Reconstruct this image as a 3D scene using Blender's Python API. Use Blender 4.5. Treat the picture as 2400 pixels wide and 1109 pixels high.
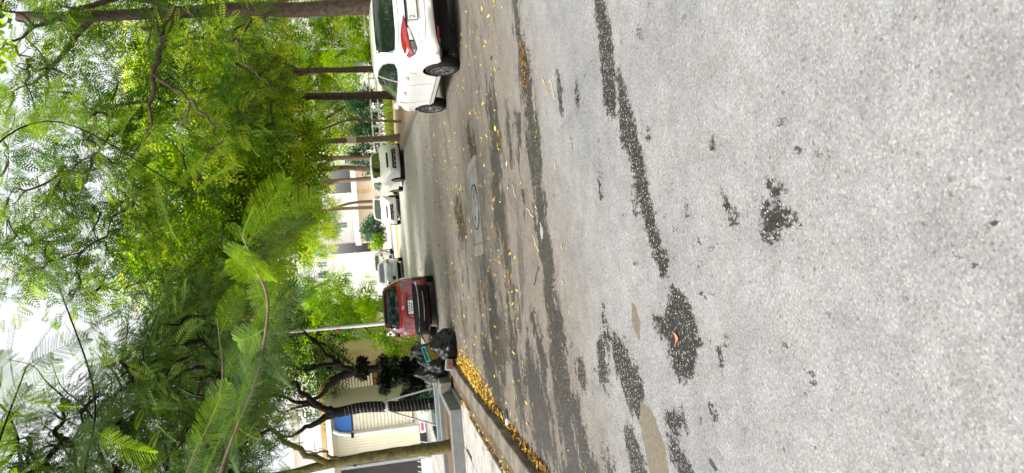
import bpy, bmesh, math, random
import numpy as np
from mathutils import Vector, Matrix
from mathutils.bvhtree import BVHTree
for o in list(bpy.data.objects): bpy.data.objects.remove(o)
S = bpy.context.scene
C = S.collection
PI = math.pi; R = math.radians
random.seed(11); rng = np.random.default_rng(11)

# ---------------------------------------------------------------- camera (phone held sideways: the picture lies on its side)
cam = bpy.data.cameras.new('camera'); cam_o = bpy.data.objects.new('camera', cam); C.objects.link(cam_o); S.camera = cam_o
PITCH, ROLL = R(11.48), R(4.574)
r0 = Vector((1, 0, 0)); u0 = Vector((0, math.sin(PITCH), math.cos(PITCH))); fw = Vector((0, math.cos(PITCH), -math.sin(PITCH)))
ru = r0*math.cos(ROLL) - u0*math.sin(ROLL); uv = r0*math.sin(ROLL) + u0*math.cos(ROLL)
m = Matrix((-uv, ru, -fw)).transposed().to_4x4(); m.translation = Vector((0, 0, 1.95)); cam_o.matrix_world = m
cam.sensor_width = 36; cam.lens = 24.96; cam.clip_start = .05; cam.clip_end = 2000
cam.dof.use_dof = True; cam.dof.focus_distance = 6.0; cam.dof.aperture_fstop = 2.8

# ---------------------------------------------------------------- world, sun, exposure: bright overcast day
SUN_EL, SUN_AZ = 56, 248
w = bpy.data.worlds.new('World'); S.world = w; w.use_nodes = True
nt = w.node_tree; bg = nt.nodes['Background']
sky = nt.nodes.new('ShaderNodeTexSky'); sky.sky_type = 'NISHITA'; sky.sun_disc = False
sky.sun_elevation = R(SUN_EL); sky.sun_rotation = R(SUN_AZ); sky.dust_density = 5; sky.air_density = 1.0; sky.ozone_density = 1
hs = nt.nodes.new('ShaderNodeHueSaturation'); hs.inputs['Saturation'].default_value = .12
nt.links.new(sky.outputs[0], hs.inputs['Color']); nt.links.new(hs.outputs[0], bg.inputs['Color'])
bg.inputs['Strength'].default_value = .15
sun = bpy.data.lights.new('sun', 'SUN'); sun.energy = 1.8; sun.angle = R(15); sun.color = (1, .96, .9)
sun_o = bpy.data.objects.new('sun', sun); C.objects.link(sun_o)
sd = Vector((math.cos(R(SUN_EL))*math.sin(R(SUN_AZ)), math.cos(R(SUN_EL))*math.cos(R(SUN_AZ)), math.sin(R(SUN_EL))))
sun_o.rotation_euler = sd.to_track_quat('Z', 'Y').to_euler(); sun_o.location = (0, 0, 60)
S.view_settings.view_transform = 'Standard'; S.view_settings.look = 'None'
S.view_settings.exposure = 1.3; S.view_settings.gamma = 1
S.render.engine = 'CYCLES'
S.cycles.max_bounces = 8; S.cycles.transparent_max_bounces = 8; S.cycles.transmission_bounces = 6; S.cycles.diffuse_bounces = 5

# ---------------------------------------------------------------- materials
def nodes(mt):
    mt.use_nodes = True
    return mt.node_tree, mt.node_tree.nodes['Principled BSDF']
def lk(t, a, b): t.links.new(a, b)
def noise(t, co, scale, detail=4, rough=.6, dist=0):
    n = t.nodes.new('ShaderNodeTexNoise'); n.inputs['Scale'].default_value = scale; n.inputs['Detail'].default_value = detail
    n.inputs['Roughness'].default_value = rough; n.inputs['Distortion'].default_value = dist
    lk(t, co, n.inputs['Vector']); return n.outputs['Fac']
def ramp(t, fac, stops):
    r = t.nodes.new('ShaderNodeValToRGB'); e = r.color_ramp.elements
    while len(e) < len(stops): e.new(.5)
    for i, (p, c) in enumerate(stops):
        e[i].position = p; e[i].color = (*c, 1) if len(c) == 3 else c
    lk(t, fac, r.inputs['Fac']); return r.outputs['Color']
def mix(t, fac, a, b, blend='MIX'):
    n = t.nodes.new('ShaderNodeMix'); n.data_type = 'RGBA'; n.blend_type = blend
    for s, v in ((n.inputs['Factor'], fac), (n.inputs[6], a), (n.inputs[7], b)):
        if hasattr(v, 'is_linked'): lk(t, v, s)
        else: s.default_value = v if not isinstance(v, tuple) else (*v, 1)
    return n.outputs[2]
def mth(t, op, a, b=0., c=None, clamp=False):
    n = t.nodes.new('ShaderNodeMath'); n.operation = op; n.use_clamp = clamp
    for i, v in enumerate((a, b, c)):
        if v is None: continue
        if hasattr(v, 'is_linked'): lk(t, v, n.inputs[i])
        else: n.inputs[i].default_value = v
    return n.outputs[0]
def sstep(t, v, lo, hi):
    n = t.nodes.new('ShaderNodeMapRange'); n.interpolation_type = 'SMOOTHSTEP'
    lk(t, v, n.inputs[0]); n.inputs[1].default_value = lo; n.inputs[2].default_value = hi; return n.outputs[0]
def coords(t, obj=True):
    n = t.nodes.new('ShaderNodeTexCoord'); return n.outputs['Object' if obj else 'Generated']
def geo(t): return t.nodes.new('ShaderNodeNewGeometry').outputs['Position']
def attr(t, name):
    n = t.nodes.new('ShaderNodeAttribute'); n.attribute_name = name; return n.outputs['Fac']
def bumpn(t, b, h, strength, dist):
    n = t.nodes.new('ShaderNodeBump'); n.inputs['Strength'].default_value = strength; n.inputs['Distance'].default_value = dist
    lk(t, h, n.inputs['Height']); lk(t, n.outputs[0], b.inputs['Normal'])
M = {}
def pm(name, c1, c2=None, scale=6., rough=.7, bump=0., bscale=None, metal=0., coat=0., spec=.5, lo=.35, hi=.68, world=False, c3=None, s3=1.5):
    """two-tone noisy surface with optional relief and blotches of a third colour"""
    mt = bpy.data.materials.new(name); t, b = nodes(mt); M[name] = mt
    co = geo(t) if world else coords(t)
    c2 = c2 or tuple(x*.75 for x in c1)
    col = ramp(t, noise(t, co, scale), [(lo, c1), (hi, c2)])
    if c3: col = mix(t, ramp(t, noise(t, co, s3, 6, .7), [(.5, (0, 0, 0)), (.66, (1, 1, 1))]), col, c3)
    lk(t, col, b.inputs['Base Color'])
    b.inputs['Roughness'].default_value = rough; b.inputs['Metallic'].default_value = metal
    b.inputs['Coat Weight'].default_value = coat; b.inputs['Coat Roughness'].default_value = .04
    b.inputs['Specular IOR Level'].default_value = spec
    if bump: bumpn(t, b, noise(t, co, bscale or scale*6, 6, .65), bump, .02)
    return mt

def leaf_mat(name, stops, trans=.5, glow=2.1, rough=.5):
    mt = bpy.data.materials.new(name); t, b = nodes(mt); M[name] = mt
    a = attr(t, 'tint'); col = ramp(t, a, stops)
    lk(t, col, b.inputs['Base Color']); b.inputs['Roughness'].default_value = rough+.1; b.inputs['Specular IOR Level'].default_value = .1
    tr = t.nodes.new('ShaderNodeBsdfTranslucent')
    hsn = t.nodes.new('ShaderNodeHueSaturation'); hsn.inputs['Hue'].default_value = .485; hsn.inputs['Saturation'].default_value = 1.1; hsn.inputs['Value'].default_value = glow
    lk(t, col, hsn.inputs['Color']); lk(t, hsn.outputs[0], tr.inputs['Color'])
    mx = t.nodes.new('ShaderNodeMixShader'); mx.inputs[0].default_value = trans
    lk(t, b.outputs[0], mx.inputs[1]); lk(t, tr.outputs[0], mx.inputs[2])
    lk(t, mx.outputs[0], t.nodes['Material Output'].inputs['Surface'])
    return mt

# ---------------------------------------------------------------- mesh helpers
def link(o, parent=None):
    C.objects.link(o)
    if parent is not None: o.parent = parent
    return o
def tag(o, label=None, cat=None, group=None, kind=None):
    if label: o['label'] = label
    if cat: o['category'] = cat
    if group: o['group'] = group
    if kind: o['kind'] = kind
    return o
def empty(name, loc=(0, 0, 0), rz=0, label=None, cat=None, group=None):
    o = bpy.data.objects.new(name, None); o.location = loc; o.rotation_euler = (0, 0, rz); o.empty_display_size = .2
    link(o); return tag(o, label, cat, group)
def mesh(name, v, f, mat, smooth=False, sharp=None):
    me = bpy.data.meshes.new(name); me.from_pydata([tuple(map(float, p)) for p in v], [], f); me.update()
    me.materials.append(M[mat] if isinstance(mat, str) else mat)
    if smooth:
        me.polygons.foreach_set('use_smooth', [True]*len(me.polygons))
        if sharp: me.set_sharp_from_angle(angle=R(sharp))
    return me
def np_mesh(name, v, q, mat, tint=None):
    """fast mesh from numpy verts (n,3) and quads (m,4)"""
    me = bpy.data.meshes.new(name); me.vertices.add(len(v)); me.vertices.foreach_set('co', v.astype(np.float32).ravel())
    k = q.shape[1]; me.loops.add(q.size); me.loops.foreach_set('vertex_index', q.astype(np.int32).ravel())
    me.polygons.add(len(q)); me.polygons.foreach_set('loop_start', np.arange(0, q.size, k, dtype=np.int32))
    me.update(calc_edges=True); me.materials.append(M[mat])
    if tint is not None:
        a = me.attributes.new('tint', 'FLOAT', 'POINT'); a.data.foreach_set('value', tint.astype(np.float32))
    return me
def ob(name, me, parent=None, loc=None, rot=None, kind=None):
    o = bpy.data.objects.new(name, me)
    if loc is not None: o.location = loc
    if rot is not None: o.rotation_euler = rot
    link(o, parent)
    if kind: o['kind'] = kind
    return o
class MB:
    def __init__(s): s.v = []; s.f = []
    def add(s, v, f):
        n = len(s.v); s.v += [Vector(p) for p in v]; s.f += [tuple(i+n for i in q) for q in f]; return s
    def box(s, x0, x1, y0, y1, z0, z1, bev=0.):
        if bev <= 0:
            v = [(x, y, z) for z in (z0, z1) for y in (y0, y1) for x in (x0, x1)]
            return s.add(v, [(0, 2, 3, 1), (4, 5, 7, 6), (0, 1, 5, 4), (2, 6, 7, 3), (0, 4, 6, 2), (1, 3, 7, 5)])
        b = bev; v = []
        for z, i in ((z0, b), (z0+b, 0), (z1-b, 0), (z1, b)):
            v += [(x0+i, y0+b, z), (x0+b, y0+i, z), (x1-b, y0+i, z), (x1-i, y0+b, z), (x1-i, y1-b, z), (x1-b, y1-i, z), (x0+b, y1-i, z), (x0+i, y1-b, z)]
        f = [tuple(range(7, -1, -1)), tuple(range(24, 32))]
        for k in range(3):
            for i in range(8): j = (i+1) % 8; f.append((k*8+i, k*8+j, k*8+8+j, k*8+8+i))
        return s.add(v, f)
    def prism(s, poly, z0, z1):
        n = len(poly); v = [(x, y, z0) for x, y in poly]+[(x, y, z1) for x, y in poly]
        return s.add(v, [tuple(range(n-1, -1, -1)), tuple(range(n, 2*n))]+[(i, (i+1) % n, n+(i+1) % n, n+i) for i in range(n)])
    def tube(s, pts, rad, n=8, wob=0., cap=True):
        pts = [Vector(p) for p in pts]; m_ = len(pts)
        if not hasattr(rad, '__len__'): rad = [rad]*m_
        up = Vector((0, 0, 1)); v = []; prev = None
        for i, p in enumerate(pts):
            d = (pts[min(i+1, m_-1)]-pts[max(i-1, 0)]).normalized()
            if prev is None: a = d.orthogonal().normalized()
            else: a = (prev-d*prev.dot(d)); a = a.normalized() if a.length > 1e-6 else d.orthogonal().normalized()
            prev = a; b = d.cross(a)
            for k in range(n):
                th = 2*PI*k/n; q = rad[i]*(1+wob*random.uniform(-1, 1)); v.append(p+a*math.cos(th)*q+b*math.sin(th)*q)
        f = [(i*n+k, i*n+(k+1) % n, (i+1)*n+(k+1) % n, (i+1)*n+k) for i in range(m_-1) for k in range(n)]
        if cap: f += [tuple(range(n-1, -1, -1)), tuple(range((m_-1)*n, m_*n))]
        return s.add(v, f)
    def lathe(s, prof, n=24, axis='z', cen=(0, 0, 0), closed=False):
        v = []
        for r_, h in prof:
            for k in range(n):
                a = 2*PI*k/n; c_, s_ = r_*math.cos(a), r_*math.sin(a)
                p = (c_, s_, h) if axis == 'z' else ((h, c_, s_) if axis == 'x' else (s_, h, c_))
                v.append((p[0]+cen[0], p[1]+cen[1], p[2]+cen[2]))
        L = len(prof); rg = range(L) if closed else range(L-1)
        f = [(i*n+k, i*n+(k+1) % n, ((i+1) % L)*n+(k+1) % n, ((i+1) % L)*n+k) for i in rg for k in range(n)]
        if not closed: f += [tuple(range(n-1, -1, -1)), tuple(range((L-1)*n, L*n))]
        return s.add(v, f)
    def build(s, name, mat, parent=None, smooth=False, sharp=40, loc=None, rot=None, kind=None):
        me = mesh(name, s.v, s.f, mat, smooth, sharp)
        return ob(name, me, parent, loc, rot, kind)
def spline(pts, n):
    """Catmull-Rom through pts, n samples per span"""
    P = [Vector(p) for p in pts]; P = [P[0]*2-P[1]]+P+[P[-1]*2-P[-2]]; out = []
    for i in range(1, len(P)-2):
        a, b, c, d = P[i-1:i+3]
        for k in range(n):
            t = k/n; out.append(.5*((2*b)+(c-a)*t+(2*a-5*b+4*c-d)*t*t+(3*b-a-3*c+d)*t**3))
    out.append(P[-2]); return out

# ---------------------------------------------------------------- palette
pm('earth', (.16, .13, .09), (.1, .09, .06), 3, .95, .4)
pm('kerb_stone', (.17, .145, .105), (.085, .07, .052), 7, .85, .5, 30, c3=(.07, .06, .045), s3=3)
pm('kerb_grey', (.26, .235, .2), (.17, .155, .13), 5, .85, .3)
pm('slab', (.33, .315, .285), (.25, .238, .21), 4, .8, .25, 40, c3=(.14, .125, .1), s3=2)
pm('right_paving', (.42, .28, .19), (.33, .22, .155), 2, .85, .3, c3=(.3, .22, .16))
pm('far_paving', (.6, .57, .52), (.5, .47, .43), 1, .8, .1)
pm('yellow_paint', (.75, .55, .16), (.6, .5, .25), 3, .7)
pm('concrete', (.22, .2, .165), (.14, .13, .11), 6, .85, .4, 50, c3=(.11, .1, .085), s3=4)
pm('lid_concrete', (.215, .21, .195), (.15, .147, .135), 9, .75, .3, 80, c3=(.09, .08, .065), s3=5)
pm('planter_grey', (.17, .175, .17), (.12, .125, .12), 8, .7, .3, 60)
pm('teal_grey', (.19, .22, .215), (.14, .165, .16), 8, .7, .2, 60)
pm('bark_brown', (.085, .06, .04), (.03, .022, .015), 9, .95, 1., 26)
pm('bark_tan', (.24, .165, .1), (.11, .075, .05), 9, .95, 1., 30)
pm('bark_dark', (.016, .013, .01), (.006, .005, .004), 10, .95, 1., 30, spec=.15)
pm('bark_moss', (.14, .12, .03), (.05, .042, .014), 9, .95, 1., 40, c3=(.03, .022, .014), s3=3)
pm('twig', (.2, .14, .08), (.11, .08, .05), 12, .9, .4)
pm('white_paint', (.8, .8, .77), (.76, .76, .73), 3, .35, coat=.6)
pm('car_white', (.68, .68, .66), (.65, .65, .63), 2, .3, coat=1., c3=(.6, .59, .57), s3=1.2)
pm('car_red', (.25, .002, .008), (.19, .0015, .006), 3, .3, coat=1.)
pm('car_silver', (.5, .53, .58), (.45, .48, .54), 3, .25, coat=1., metal=.6)
pm('car_pale', (.72, .7, .7), (.68, .66, .66), 3, .3, coat=1.)
pm('car_black', (.006, .006, .006), (.009, .009, .009), 5, .4, spec=.2)
pm('trim_black', (.005, .005, .005), (.008, .008, .008), 20, .6, spec=.15)
pm('seam', (.05, .05, .05), (.03, .03, .03), 20, .6)
pm('glass_dark', (.006, .012, .01), (.004, .008, .007), 5, .02, spec=1.)
pm('rubber', (.008, .008, .008), (.014, .014, .013), 20, .8, .2, spec=.2)
pm('alloy', (.24, .24, .25), (.16, .16, .17), 8, .3, metal=.7)
pm('alloy_dark', (.02, .02, .022), (.03, .03, .03), 8, .4, metal=.5)
pm('chrome', (.7, .7, .7), (.6, .6, .6), 5, .12, metal=1.)
pm('lamp_red', (.26, .002, .006), (.14, .001, .004), 9, .12, coat=1.)
pm('lamp_smoke', (.05, .045, .04), (.14, .13, .12), 14, .1, coat=1.)
pm('lamp_clear', (.62, .62, .6), (.4, .4, .4), 12, .08, coat=1.)
pm('plate', (.7, .7, .66), (.63, .63, .6), 8, .5)
pm('plate_ink', (.09, .09, .085), (.07, .07, .065), 8, .5)
pm('metal_grey', (.4, .41, .41), (.31, .32, .32), 7, .45, metal=.5)
pm('pole_white', (.72, .73, .72), (.6, .61, .6), 5, .5)
pm('cream_wall', (.76, .72, .55), (.7, .66, .5), 2, .8, .1)
pm('cream_slat', (.76, .72, .56), (.68, .64, .48), 4, .6, .1)
pm('white_wall', (.8, .79, .74), (.74, .73, .69), 2, .8, .1)
pm('tan_wall', (.6, .4, .2), (.5, .3, .14), 2, .85, .2)
pm('yellow_wall', (.75, .62, .3), (.7, .55, .25), 2, .85, .1)
pm('beige_wall', (.62, .5, .4), (.56, .45, .36), 1, .85, .1)
pm('pinkish_wall', (.74, .69, .65), (.68, .64, .61), 1, .85, .1)
pm('brown_frame', (.14, .075, .04), (.1, .05, .03), 5, .7)
pm('blue_panel', (.03, .16, .52), (.03, .13, .45), 3, .4)
pm('red_panel', (.5, .05, .04), (.4, .05, .04), 3, .5)
pm('pink_panel', (.65, .06, .16), (.5, .05, .12), 3, .5)
pm('dark_opening', (.02, .02, .02), (.035, .03, .03), 4, .7)
pm('window_glass', (.16, .19, .2), (.22, .25, .26), 3, .05, spec=.8)
pm('bag_black', (.005, .005, .005), (.009, .009, .009), 8, .3, .25, 20, spec=.3)
pm('mesh_yellow', (.36, .26, .025), (.28, .19, .02), 10, .6)
pm('teal_plastic', (.01, .2, .19), (.01, .15, .15), 8, .4)
pm('carton', (.22, .21, .19), (.17, .16, .15), 8, .8)
pm('foam_white', (.8, .8, .78), (.72, .72, .7), 8, .7)
pm('red_ink', (.6, .03, .03), (.5, .03, .03), 8, .6)
pm('soil_leaf', (.12, .08, .04), (.07, .05, .03), 14, .95, .6)
pm('orange_leaf', (.55, .2, .08), (.42, .13, .05), 20, .7)
pm('wrapper_black', (.02, .025, .03), (.05, .06, .07), 30, .3)
pm('paper', (.72, .6, .56), (.66, .5, .47), 12, .8)

LEAF_Y = [(0, (.05, .035, .018)), (.14, (.17, .09, .025)), (.32, (.42, .22, .03)), (.5, (.5, .33, .045)), (.75, (.58, .44, .09)), (1, (.44, .41, .18))]
leaf_mat('leaf_litter', LEAF_Y, .15)
leaf_mat('leaf_bright', [(0, (.05, .12, .01)), (.4, (.16, .29, .022)), (.75, (.33, .43, .04)), (1, (.46, .42, .07))], .58)
leaf_mat('leaf_mid', [(0, (.06, .14, .01)), (.5, (.16, .3, .018)), (1, (.32, .42, .03))], .58)
leaf_mat('leaf_deep', [(0, (.025, .07, .012)), (.5, (.08, .17, .02)), (1, (.27, .36, .045))], .5, 1.8)
leaf_mat('leaf_dark', [(0, (.016, .045, .006)), (.5, (.045, .1, .012)), (1, (.13, .2, .025))], .3, 1.0)
leaf_mat('leaf_near', [(0, (.04, .1, .015)), (.5, (.1, .21, .022)), (1, (.22, .34, .035))], .5, 1.7, rough=.4)
leaf_mat('leaf_near_dusty', [(0, (.02, .055, .012)), (.5, (.04, .09, .018)), (1, (.1, .16, .045))], .3, 1.0, rough=.45)
leaf_mat('leaf_teal', [(0, (.025, .07, .04)), (.5, (.05, .13, .07)), (1, (.1, .2, .09))], .3)
leaf_mat('leaf_black', [(0, (.006, .01, .005)), (.6, (.012, .02, .008)), (1, (.03, .04, .012))], .12)
leaf_mat('leaf_lime', [(0, (.2, .36, .02)), (.5, (.36, .52, .03)), (1, (.5, .6, .06))], .5)
leaf_mat('grass', [(0, (.12, .2, .03)), (.5, (.24, .34, .05)), (1, (.38, .42, .08))], .3)
WET=[[(1.96,5.36,0.117),(1.82,5.36,0.118),(1.6,5.31,0.135),(1.32,5.28,0.171),(1.02,5.28,0.152),(0.9,5.23,0.047)],
[(1.16,5.05,0.035),(0.96,5.01,0.112),(0.74,4.99,0.171),(0.53,4.86,0.131),(0.3,4.79,0.111),(0.09,4.71,0.123),(-0.1,4.65,0.113),(-0.26,4.54,0.108),(-0.36,4.54,0.022)],
[(-0.42,4.4,0.041),(-0.55,4.34,0.146),(-0.66,4.31,0.222)],
[(-0.66,4.31,0.222),(-0.8,4.33,0.225),(-0.88,4.4,0.163)],
[(-0.71,4.58,0.102),(-0.68,4.72,0.046)],
[(-0.59,4.16,0.037),(-0.74,4.07,0.047)],
[(0.14,3.15,0.033),(0.09,3.09,0.054)],
[(0.02,3.2,0.076),(-0.04,3.16,0.097),(-0.07,3.21,0.061)],
[(-0.02,3.09,0.072),(-0.03,2.97,0.03)],
[(0.14,3.63,0.024),(0.08,3.59,0.038),(0.02,3.53,0.064)],
[(0.02,3.53,0.064),(-0.01,3.53,0.045)],
[(2.99,8.32,0.224),(2.82,8.29,0.2),(2.5,8.24,0.132),(2.18,8.17,0.173),(1.9,8.08,0.255),(1.59,8.02,0.251),(1.23,7.97,0.289),(0.83,7.91,0.285),(0.39,7.88,0.242),(0.04,7.85,0.301),(-0.49,7.74,0.294),(-0.91,7.65,0.325),(-1.43,7.61,0.379),(-1.88,7.5,0.406),(-2.32,7.41,0.396),(-2.63,7.38,0.466)],
[(2.35,10.46,0.104),(1.96,10.42,0.346),(1.43,10.3,0.405),(0.75,10.53,0.423),(0.3,10.38,0.412),(-0.27,10.15,0.263),(-0.82,9.93,0.126)],
[(1.64,9.23,0.055),(1.39,9.27,0.11),(1.11,9.27,0.083)],
[(1.35,8.66,0.121),(1.03,8.73,0.074)],
[(1.58,6.69,0.044),(1.35,6.68,0.074),(1.16,6.66,0.044)],
[(1.25,6.11,0.062),(1.16,6.13,0.075)],
[(-1.07,6.09,0.099),(-1.26,6.05,0.172),(-1.38,5.99,0.096)],
[(-1.02,5.6,0.149),(-1.15,5.41,0.199),(-1.29,5.26,0.208)],
[(-1.28,6.8,0.061),(-1.38,6.79,0.137),(-1.49,6.67,0.074)],
[(-1.55,9.1,0.133),(-1.92,8.98,0.468),(-2.22,8.8,0.652),(-2.43,8.58,0.477)],
[(-1.04,10.34,0.17),(-1.51,10.05,0.258),(-1.98,9.94,0.284),(-2.47,9.92,0.188)],
[(-1.04,8.67,0.073),(-1.31,8.49,0.14),(-1.55,8.4,0.137)],
[(-0.74,5.83,0.057),(-0.83,5.79,0.09),(-0.92,5.79,0.056)],
[(-1.36,4.63,0.089),(-1.31,4.41,0.082)],
[(-1.56,4.56,0.102),(-1.64,4.48,0.112),(-1.66,4.35,0.066)],
[(-1.73,5.54,0.104),(-1.79,5.36,0.176),(-1.9,5.3,0.153)],
[(-2.25,6.85,0.248),(-2.44,6.76,0.394)],
[(-2.11,6.11,0.1),(-2.25,6.06,0.172)],
[(-1.13,3.99,0.034),(-1.17,3.96,0.045)],
[(-0.75,3.83,0.021),(-0.83,3.81,0.031)],
[(-0.67,3.71,0.02),(-0.71,3.74,0.025)],
[(-1.74,7.08,0.165),(-2.01,7.08,0.231)],
[(1.35,4.6,0.03),(1.32,4.59,0.044)],
[(0.67,4.59,0.029),(0.63,4.59,0.044)],
[(0.45,3.7,0.04),(0.41,3.69,0.03)],
[(0.44,3.03,0.017),(0.39,3.03,0.014)],
[(0.25,2.75,0.029),(0.24,2.73,0.023)],
[(0.45,5.65,0.032),(0.28,5.69,0.044)],
[(0.46,8.66,0.097),(0.3,8.67,0.073)],
[(0.29,4.96,0.017),(0.13,4.95,0.042),(0.07,4.94,0.017)],
[(0.1,4.1,0.018),(0.07,4.09,0.018)],
[(-0.1,3.96,0.017),(-0.21,3.95,0.011)],
[(-2.25,12.77,0.513),(-2.87,12.05,0.734),(-3.2,11.6,0.425)],
[(1.8,12.79,0.257),(1.59,12.38,0.193)],
[(0.7,15.43,0.37),(0.4,15.03,0.492),(0.16,14.36,0.193)],
[(-0.72,11.68,0.258),(-1.42,11.6,0.596),(-1.97,11.45,0.414)]]
PATCH=[[(-0.63,5.14,0.054),(-0.72,5.12,0.099),(-0.83,5.09,0.036)],
[(-1.41,5.1,0.089),(-1.53,5.03,0.191),(-1.67,4.95,0.22),(-1.83,4.91,0.199)]]
def seg_sd(px, py, chain):
    best = np.full(px.shape, 9.)
    for (x0, y0, ra), (x1, y1, rb) in zip(chain[:-1], chain[1:]):
        dx, dy = x1-x0, y1-y0; L = dx*dx+dy*dy+1e-9
        t = np.clip(((px-x0)*dx+(py-y0)*dy)/L, 0, 1)
        best = np.minimum(best, np.hypot(px-x0-t*dx, (py-y0-t*dy))-(ra+(rb-ra)*t))
    return best
gm = MB().add([(-400, -200, -.03), (400, -200, -.03), (400, 600, -.03), (-400, 600, -.03)], [(0, 1, 2, 3)])
tag(gm.build('ground', 'earth'), kind='structure')
def asphalt(name, simple=False):
    mt = bpy.data.materials.new(name); t, b = nodes(mt); M[name] = mt; p = geo(t)
    big = noise(t, p, .55, 5, .6); mid = noise(t, p, 4., 5, .65)
    vor = t.nodes.new('ShaderNodeTexVoronoi'); vor.inputs['Scale'].default_value = 120; lk(t, p, vor.inputs['Vector'])
    sp = t.nodes.new('ShaderNodeSeparateColor'); lk(t, vor.outputs['Color'], sp.inputs[0]); cell = sp.outputs[0]
    vor2 = t.nodes.new('ShaderNodeTexVoronoi'); vor2.inputs['Scale'].default_value = 75; lk(t, p, vor2.inputs['Vector'])
    sp2 = t.nodes.new('ShaderNodeSeparateColor'); lk(t, vor2.outputs['Color'], sp2.inputs[0])
    clean = ramp(t, cell, [(0, (.141, .141, .143)), (.25, (.190, .190, .193)), (.75, (.225, .225, .226)), (.92, (.268, .265, .259)), (1, (.33, .325, .31))])
    clean = mix(t, ramp(t, sp2.outputs[0], [(.955, (0, 0, 0)), (.97, (.6, .6, .6))]), clean, (.28, .27, .25))
    clean = mix(t, ramp(t, sp2.outputs[1], [(.985, (0, 0, 0)), (.99, (.6, .6, .6))]), clean, (.08, .07, .055))
    dirty = ramp(t, cell, [(0, (.1, .087, .072)), (.5, (.142, .126, .107)), (.88, (.168, .15, .128)), (1, (.24, .218, .19))])
    dirt = attr(t, 'dirt')
    df = sstep(t, mth(t, 'ADD', dirt, mth(t, 'MULTIPLY', mth(t, 'SUBTRACT', big, .5), .9)), .1, .95)
    col = mix(t, df, clean, dirty)
    blot = ramp(t, mid, [(.3, (.84, .83, .81)), (.65, (1.08, 1.08, 1.08))]); col = mix(t, 1., col, ramp(t, noise(t, p, 1.3, 4, .6), [(.3, (.86, .86, .87)), (.7, (1.08, 1.07, 1.05))]), 'MULTIPLY'); col = mix(t, 1., col, blot, 'MULTIPLY')
    sy_ = t.nodes.new('ShaderNodeSeparateXYZ'); lk(t, p, sy_.inputs[0]); far_glare = sstep(t, mth(t, 'ADD', sy_.outputs[1], mth(t, 'MULTIPLY', big, 6.)), 19, 34)
    col = mix(t, far_glare, col, (.42, .4, .37))                  # bright glare towards the junction, painted into the road colour
    # wet and oily stains: a distance field with a ragged edge, stones still showing through
    st = t.nodes.new('ShaderNodeMapping'); st.inputs['Scale'].default_value = (1.2, .7, 1); lk(t, p, st.inputs['Vector'])
    rag = mth(t, 'SUBTRACT', noise(t, st.outputs[0], 16, 7, .72), .5)
    s3 = t.nodes.new('ShaderNodeMapping'); s3.inputs['Scale'].default_value = (.42, .75, 1); lk(t, p, s3.inputs['Vector'])
    rag2 = mth(t, 'SUBTRACT', noise(t, s3.outputs[0], 5.5, 9, .74), .5)
    wv = mth(t, 'ADD', mth(t, 'MULTIPLY', attr(t, 'wet'), -1.), mth(t, 'MULTIPLY', rag, mth(t, 'ADD', .34, mth(t, 'MULTIPLY', dirt, .7))))
    wv = mth(t, 'ADD', wv, mth(t, 'MULTIPLY', rag2, mth(t, 'ADD', .1, mth(t, 'MULTIPLY', dirt, 2.2))))
    wet = sstep(t, wv, -.018, .034)
    fle = mth(t, 'MULTIPLY', sstep(t, noise(t, st.outputs[0], 7, 4, .62), .64, .665), sstep(t, noise(t, p, .9, 2, .5), .45, .58)); wet = mth(t, 'MAXIMUM', wet, mth(t, 'MULTIPLY', fle, .9))
    # faint damp streaks running across the road
    s2 = t.nodes.new('ShaderNodeMapping'); s2.inputs['Scale'].default_value = (.4, .9, 1); lk(t, p, s2.inputs['Vector'])
    damp = mth(t, 'MULTIPLY', sstep(t, noise(t, s2.outputs[0], 1.9, 10, .72), .53, .56), mth(t, 'MULTIPLY', attr(t, 'damp'), .8))
    wet = mth(t, 'MAXIMUM', wet, damp)
    wcol = ramp(t, cell, [(0, (.016, .015, .014)), (.72, (.032, .03, .028)), (.9, (.055, .05, .045)), (.95, (.26, .25, .23)), (1, (.42, .4, .37))])
    wcol = mix(t, mth(t, 'MULTIPLY', df, .8), wcol, ramp(t, cell, [(0, (.02, .018, .015)), (.85, (.038, .033, .028)), (1, (.11, .1, .085))]))
    wet = mth(t, 'MULTIPLY', wet, sstep(t, noise(t, s3.outputs[0], 14, 6, .75), .18, .4))
    col = mix(t, mth(t, 'MULTIPLY', sstep(t, wv, -.16, .0), mth(t, 'ADD', .05, mth(t, 'MULTIPLY', dirt, .25))), col, (.07, .062, .052))   # half-dried rim
    col = mix(t, wet, col, wcol)
    pv = mth(t, 'ADD', mth(t, 'MULTIPLY', attr(t, 'patch'), -1.), mth(t, 'MULTIPLY', rag, .1))
    pf = sstep(t, pv, 0., .015)
    col = mix(t, pf, col, ramp(t, noise(t, p, 30, 6, .7), [(.3, (.095, .08, .058)), (.7, (.165, .145, .11))]))
    col = mix(t, 1., col, (.93, .93, .925), 'MULTIPLY'); lk(t, col, b.inputs['Base Color'])
    pass
    rr = mth(t, 'SUBTRACT', mth(t, 'SUBTRACT', .78, mth(t, 'MULTIPLY', wet, .3)), 0.); lk(t, rr, b.inputs['Roughness']); lk(t, mth(t, 'ADD', .12, mth(t, 'ADD', mth(t, 'MULTIPLY', mth(t, 'MULTIPLY', wet, dirt), .14), 0.)), b.inputs['Specular IOR Level'])
    hgt = mth(t, 'ADD', vor.outputs['Distance'], mth(t, 'MULTIPLY', noise(t, p, 160, 3, .6), .5))
    bumpn(t, b, hgt, .45, .004)
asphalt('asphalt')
xs = np.concatenate([np.arange(-3.1, 3.2, .05), np.arange(3.2, 5.75, .12)])
ys = [-6.]
while ys[-1] < 46.9:
    y = ys[-1]; ys.append(y+(.5 if y < 1.4 else .03+.0045*max(0, y-2)))
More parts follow.
